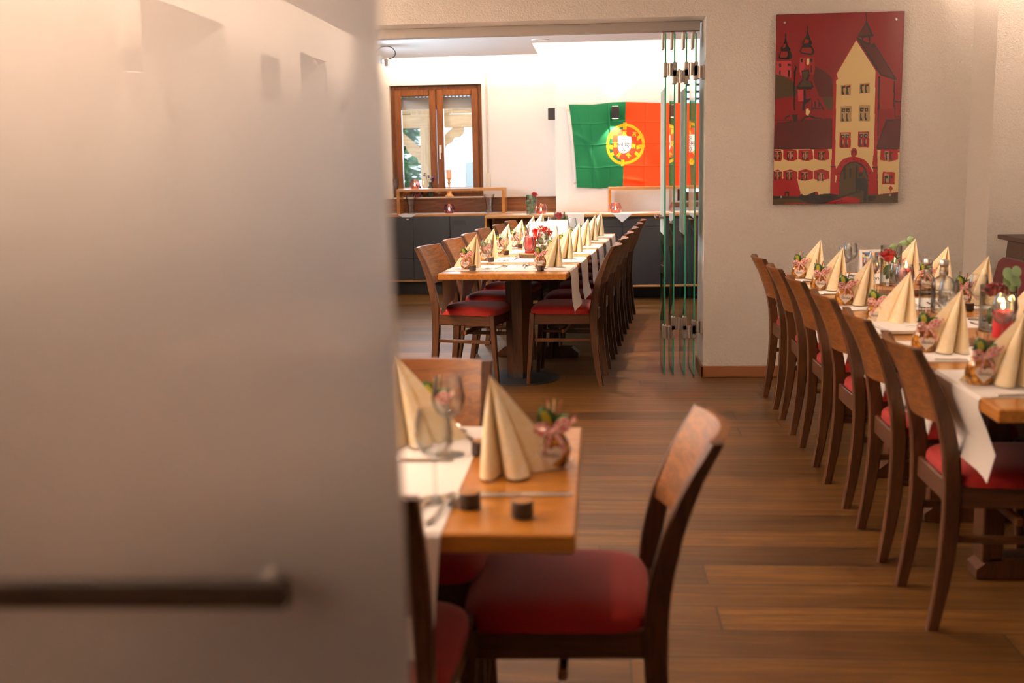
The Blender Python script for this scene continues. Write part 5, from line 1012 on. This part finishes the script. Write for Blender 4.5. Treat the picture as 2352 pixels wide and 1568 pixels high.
# bottles
def bottle(label, loc, r, h, rs):
    t = thing('glass_bottle', label, 'bottle', loc, 0, 'clear glass bottles')
    pr = [(0, 0), (r*.95, 0), (r, .005), (r, h*.48), (r*.97, h*.55), (r*.80, h*.64), (rs, h*.70), (rs, h*.90)]
    MB().lathe(pr+[(rs-.003, h*.90), (rs-.003, h*.71), (r*.78, h*.632), (r*.95, h*.54), (r-.003, h*.48), (r-.003, .012), (0, .010)], 36).build('glass_body', M['glass'], t)
    MB().lathe([(0, .0125), (r-.0035, .0125), (r-.0035, h*.36), (0, h*.36)], 30).build('water', M['water'], t)
    MB().lathe([(rs-.0035, h*.86), (rs+.0006, h*.901), (rs+.0016, h*.905), (rs+.0016, h-.003), (rs, h), (0, h)], 30).build('screw_cap', M['steel'], t)
    MB().lathe([(rs+.0005, h*.72), (rs+.0008, h*.73), (rs+.0008, h*.78), (rs+.0005, h*.79)], 30).build('neck_band', M['steel'], t)
bottle('clear bottle with metal cap standing farther back of the bottle pair on the bench table', (1.390, 4.80, TZ+.0005), .034, .222, .0165)
bottle('clear round shouldered bottle in front of the bottle pair on the bench table', (1.436, 4.735, TZ+.0005), .048, .222, .0175)
# menus
def card_art():
    w_, h_ = 60, 80; a = np.zeros((h_, w_, 3)); a[:] = (.10, .11, .14)
    rq = random.Random(5); cols = [(.65, .16, .03), (.75, .38, .05), (.38, .05, .03), (.70, .55, .22), (.10, .12, .18), (.55, .10, .05), (.12, .20, .32), (.72, .60, .42)]
    for k in range(7): raster_poly(a, [(30, 30), (30+70*math.cos(k*.45+3.1), 30+70*math.sin(k*.45+3.1)), (30+70*math.cos(k*.45+3.4), 30+70*math.sin(k*.45+3.4))], cols[(k*3) % 8])
    for x in range(0, 60, 9):
        t_ = rq.randint(12, 40); c1 = cols[rq.randrange(8)]; raster_poly(a, [(x, 80), (x, t_+10), (x+4.5, t_), (x+9, t_+10), (x+9, 80)], c1); raster_poly(a, [(x-.5, t_+11), (x+4.5, t_-3), (x+9.5, t_+11)], cols[rq.randrange(8)])
        for y in range(t_+16, 78, 11): raster_poly(a, [(x+2, y), (x+4, y), (x+4, y+5), (x+2, y+5)], (.03, .03, .04)); raster_poly(a, [(x+5.5, y), (x+7.5, y), (x+7.5, y+5), (x+5.5, y+5)], (.03, .03, .04))
    return a
def menu_card(label, loc, rz, front=True, w=.15, h=.215):
    t = thing('menu_card', label, 'menu card', loc, rz, 'standing menu cards')
    for s in (-1, 1):
        m_ = Matrix.Translation((0, s*.0012, h)) @ Matrix.Rotation(s*R(9), 4, 'X')
        p = MB().box(-w/2, w/2, -.0006, .0006, -h, 0, M=m_).build('page', M['paper'], t)
        if s < 0 and front:
            U, V = np.meshgrid(np.linspace(-w*.41, w*.41, 60), np.linspace(-.014, -h*.70, 80)); P = np.stack([U, np.full_like(U, -.0009), V], -1); P = np.array([[tuple(m_ @ Vector(q)) for q in row] for row in P])
            print_mesh('printed_picture', P, card_art(), vcol('menu_print', .5), p)
            text_mesh('Menü', .034, M['ink'], 'lettering', p, m_ @ Vector((.0, -.0010, -h*.84)), (R(90)-R(9), 0, 0), .0002, .3)
    return t
menu_card('standing menu card with colourful house picture behind the single rose vase', (1.42, 5.86, TZ), R(2), True, .15, .178)
bk = thing('menu_booklet', 'white menu booklet lying at the third chair side place counted from the viewer', 'menu', (1.17, 4.255, TZ+.004), R(2))
MB().box(-.105, .105, -.12, .12, 0, .006, .001).box(-.105, .105, -.12, .12, .0065, .0125, .001).build('pages', M['paper'], bk)
MB().tube(smooth([(-.02, -.02, .0128), (.0, .0, .0128), (.02, -.01, .0128), (.04, .02, .0128)], 6), .0006, 5).build('cover_script', M['ink'], bk)
# back room table centre
log_slice('log slice under the red candle of the back room table', REARF(.035, 1.155, TZ+.0018), .115)
candle('lit red candle on the log slice of the back room table', REARF(-.005, 1.175, ZS), .040, .115)
v3 = cyl_vase('rose_vase', 'glass vase of red roses and tiny cream blossoms behind the back room candle', REARF(.035, 1.42, TZ+.001), .060, .15, .05)
mb = MB()
for x, y, z in ((-.035, -.02, .165), (.030, -.01, .175), (.0, .03, .18), (.055, .02, .15), (-.02, -.045, .14)): rose(mb, (x, y, z), .026, 0, (rn.uniform(-.3, .3), rn.uniform(-.3, .3)))
mb.build('rose_bloom', M['rose'], v3, fix=False)
mb = MB()
for _ in range(120): mb.lathe([(0, -.004), (.004, 0), (0, .004)], 5, (rn.uniform(-.055, .07), rn.uniform(-.06, .03), .155+rn.uniform(-.045, .05)), 0)
mb.build('blossom_sprays', M['gyp'], v3, fix=False)['kind'] = 'stuff'
mb = MB(); euc(mb, [(0, 0, .012), (.02, -.02, .09), (.035, -.04, .13)], 8, .045, rn); euc(mb, [(0, 0, .012), (-.02, -.02, .09), (-.035, -.03, .12)], 6, .04, rn); mb.build('greenery', [M['eucalyptus'], M['stem']], v3, fix=False)
menu_card('plain white menu card standing behind the back room roses', REARF(-.03, 1.80, TZ), RZ+R(4), False)
menu_card('plain white menu card between the roses and the farther rose vase', REARF(.075, 2.05, TZ), RZ-R(6), False, .16)
menu_card('plain white menu card behind the tall rose vase of the back room table', REARF(.105, 3.02, TZ), RZ+R(3), False, .14)
bottle('clear bottle among the white menu cards of the back room table', REARF(-.02, 2.12, TZ+.0005), .036, .20, .0165)
v4 = cyl_vase('rose_vase', 'tall glass vase with one bright red rose on the back room table', REARF(-.045, 3.08, TZ+.001), .050, .23, .08)
mb = MB(); mb.tube([(0, 0, .011), (.004, 0, .11), (.0, -.004, .175)], .0026, 8).build('stem', M['stem'], v4)
mb = MB(); rose(mb, (-.004, -.006, .196), .034, 0, (R(6), 0)); mb.build('rose_bloom', M['rose'], v4, fix=False)
mb = MB(); leaf(mb, (0, -.008, .12), (.034, -.016, .05), .018, (0, -1, .2), (0, 0)); leaf(mb, (.0, -.006, .13), (-.032, -.012, .10), .016, (0, -1, .2), (0, 0)); euc(mb, [(.01, .01, .012), (.03, .0, .13), (.04, 0, .21)], 8, .035, rn, 0); mb.build('greenery', [M['leaf'], M['stem']], v4, fix=False)
v5 = cyl_vase('rose_vase', 'square looking glass with a red rose and eucalyptus on the console', (-.700, 11.56, .8872), .055, .20)
mb = MB(); rose(mb, (.034, -.010, .205), .030, 0, (0, R(14))); mb.build('rose_bloom', M['rose'], v5, fix=False)
mb = MB(); mb.tube([(0, 0, .011), (.02, 0, .10), (.034, -.008, .180)], .0024, 8, 1)
for x in (-.02, .0, .018): euc(mb, [(x*.5, 0, .012), (x, -.008, .10), (x*1.2, -.010, .19)], 9, .045, rn, 0)
mb.build('greenery', [M['eucalyptus'], M['stem']], v5, fix=False)
mb = MB()
# ================================================================ the part of the front room seen only as a reflection
t = thing('dining_table', 'honey wood table mirrored in the milky panel, behind the viewer', 'table', (-1.20, -3.6, 0), 0, 'dining tables'); table_top(t, .80, 1.70); trestle(t, .4); trestle(t, 1.3)
t = thing('dining_table', 'farther honey wood table mirrored in the milky panel', 'table', (-1.30, -6.6, 0), 0, 'dining tables'); table_top(t, .80, 1.70); trestle(t, .4); trestle(t, 1.3)
b = thing('wall_bench', 'dark wooden bench under the side windows behind the viewer', 'bench', (-2.2, -4.5, 0))
MB().box(-.28, .22, -4, 3.4, 0, .46, .004).build('seat_box', M['dark_wood'], b); MB().box(-.28, -.10, -4, 3.4, .46, .93, .004).build('back_panel', M['dark_wood'], b)
def spiky(name, label, loc, n, h, spread, wid):
    t = thing(name, label, 'plant', loc); rq = random.Random(n)
    MB().lathe([(0, 0), (.09, 0), (.12, .20), (.10, .20), (0, .18)], 24).build('pot', M['white'], t)
    mb = MB(); mb.tube([(0, 0, .18), (0, 0, .18+h*.35)], .018, 8)
    for k in range(n):
        a = rq.uniform(0, 6.3); z0 = .18+h*.35*rq.random(); L = h*rq.uniform(.5, .85); rows = []
        for i in range(7):
            q = i/6; r_ = spread*q*1.1; z = z0+L*(q*.9-.75*q*q*rq.uniform(.5, 1)); w = wid*math.sin(math.pi*min(.98, q*.9+.08)); d = Vector((math.cos(a), math.sin(a), 0)); s = Vector((-d.y, d.x, 0)); c_ = d*r_+Vector((0, 0, z)); rows.append([c_-s*w, c_+Vector((0, 0, -.3*w)), c_+s*w])
        mb.grid(rows)
    mb.build('leaves', M['leaf'], t, fix=False)
spiky('dragon_tree', 'tall dragon tree with narrow leaves mirrored in the milky panel', (-1.95, -7.4, .931), 60, .95, .42, .02)
spiky('potted_plant', 'small potted plant on the side window sill behind the viewer', (-2.68, -4.75, .972), 14, .42, .10, .018)
so = thing('wall_socket', 'white wall socket in the window recess behind the viewer', 'socket', (-2.5, -4.08, 1.05), R(90))
MB().box(-.04, .04, -.010, 0, -.04, .04, .003).cyl(.02, 0, .002, 18, M=Matrix.Translation((0, -.010, 0)) @ Matrix.Rotation(R(90), 4, 'X')).build('cover_plate', M['white'], so)
nb = MB().box(-.011, .011, -.20, .20, 0, .30, .002).build('wall_panel_picture', M['anthracite']); nb.location = (-2.488, -6.6, 1.95); tag(nb, 'small dark panel on the wall between the side windows behind the viewer', 'picture')
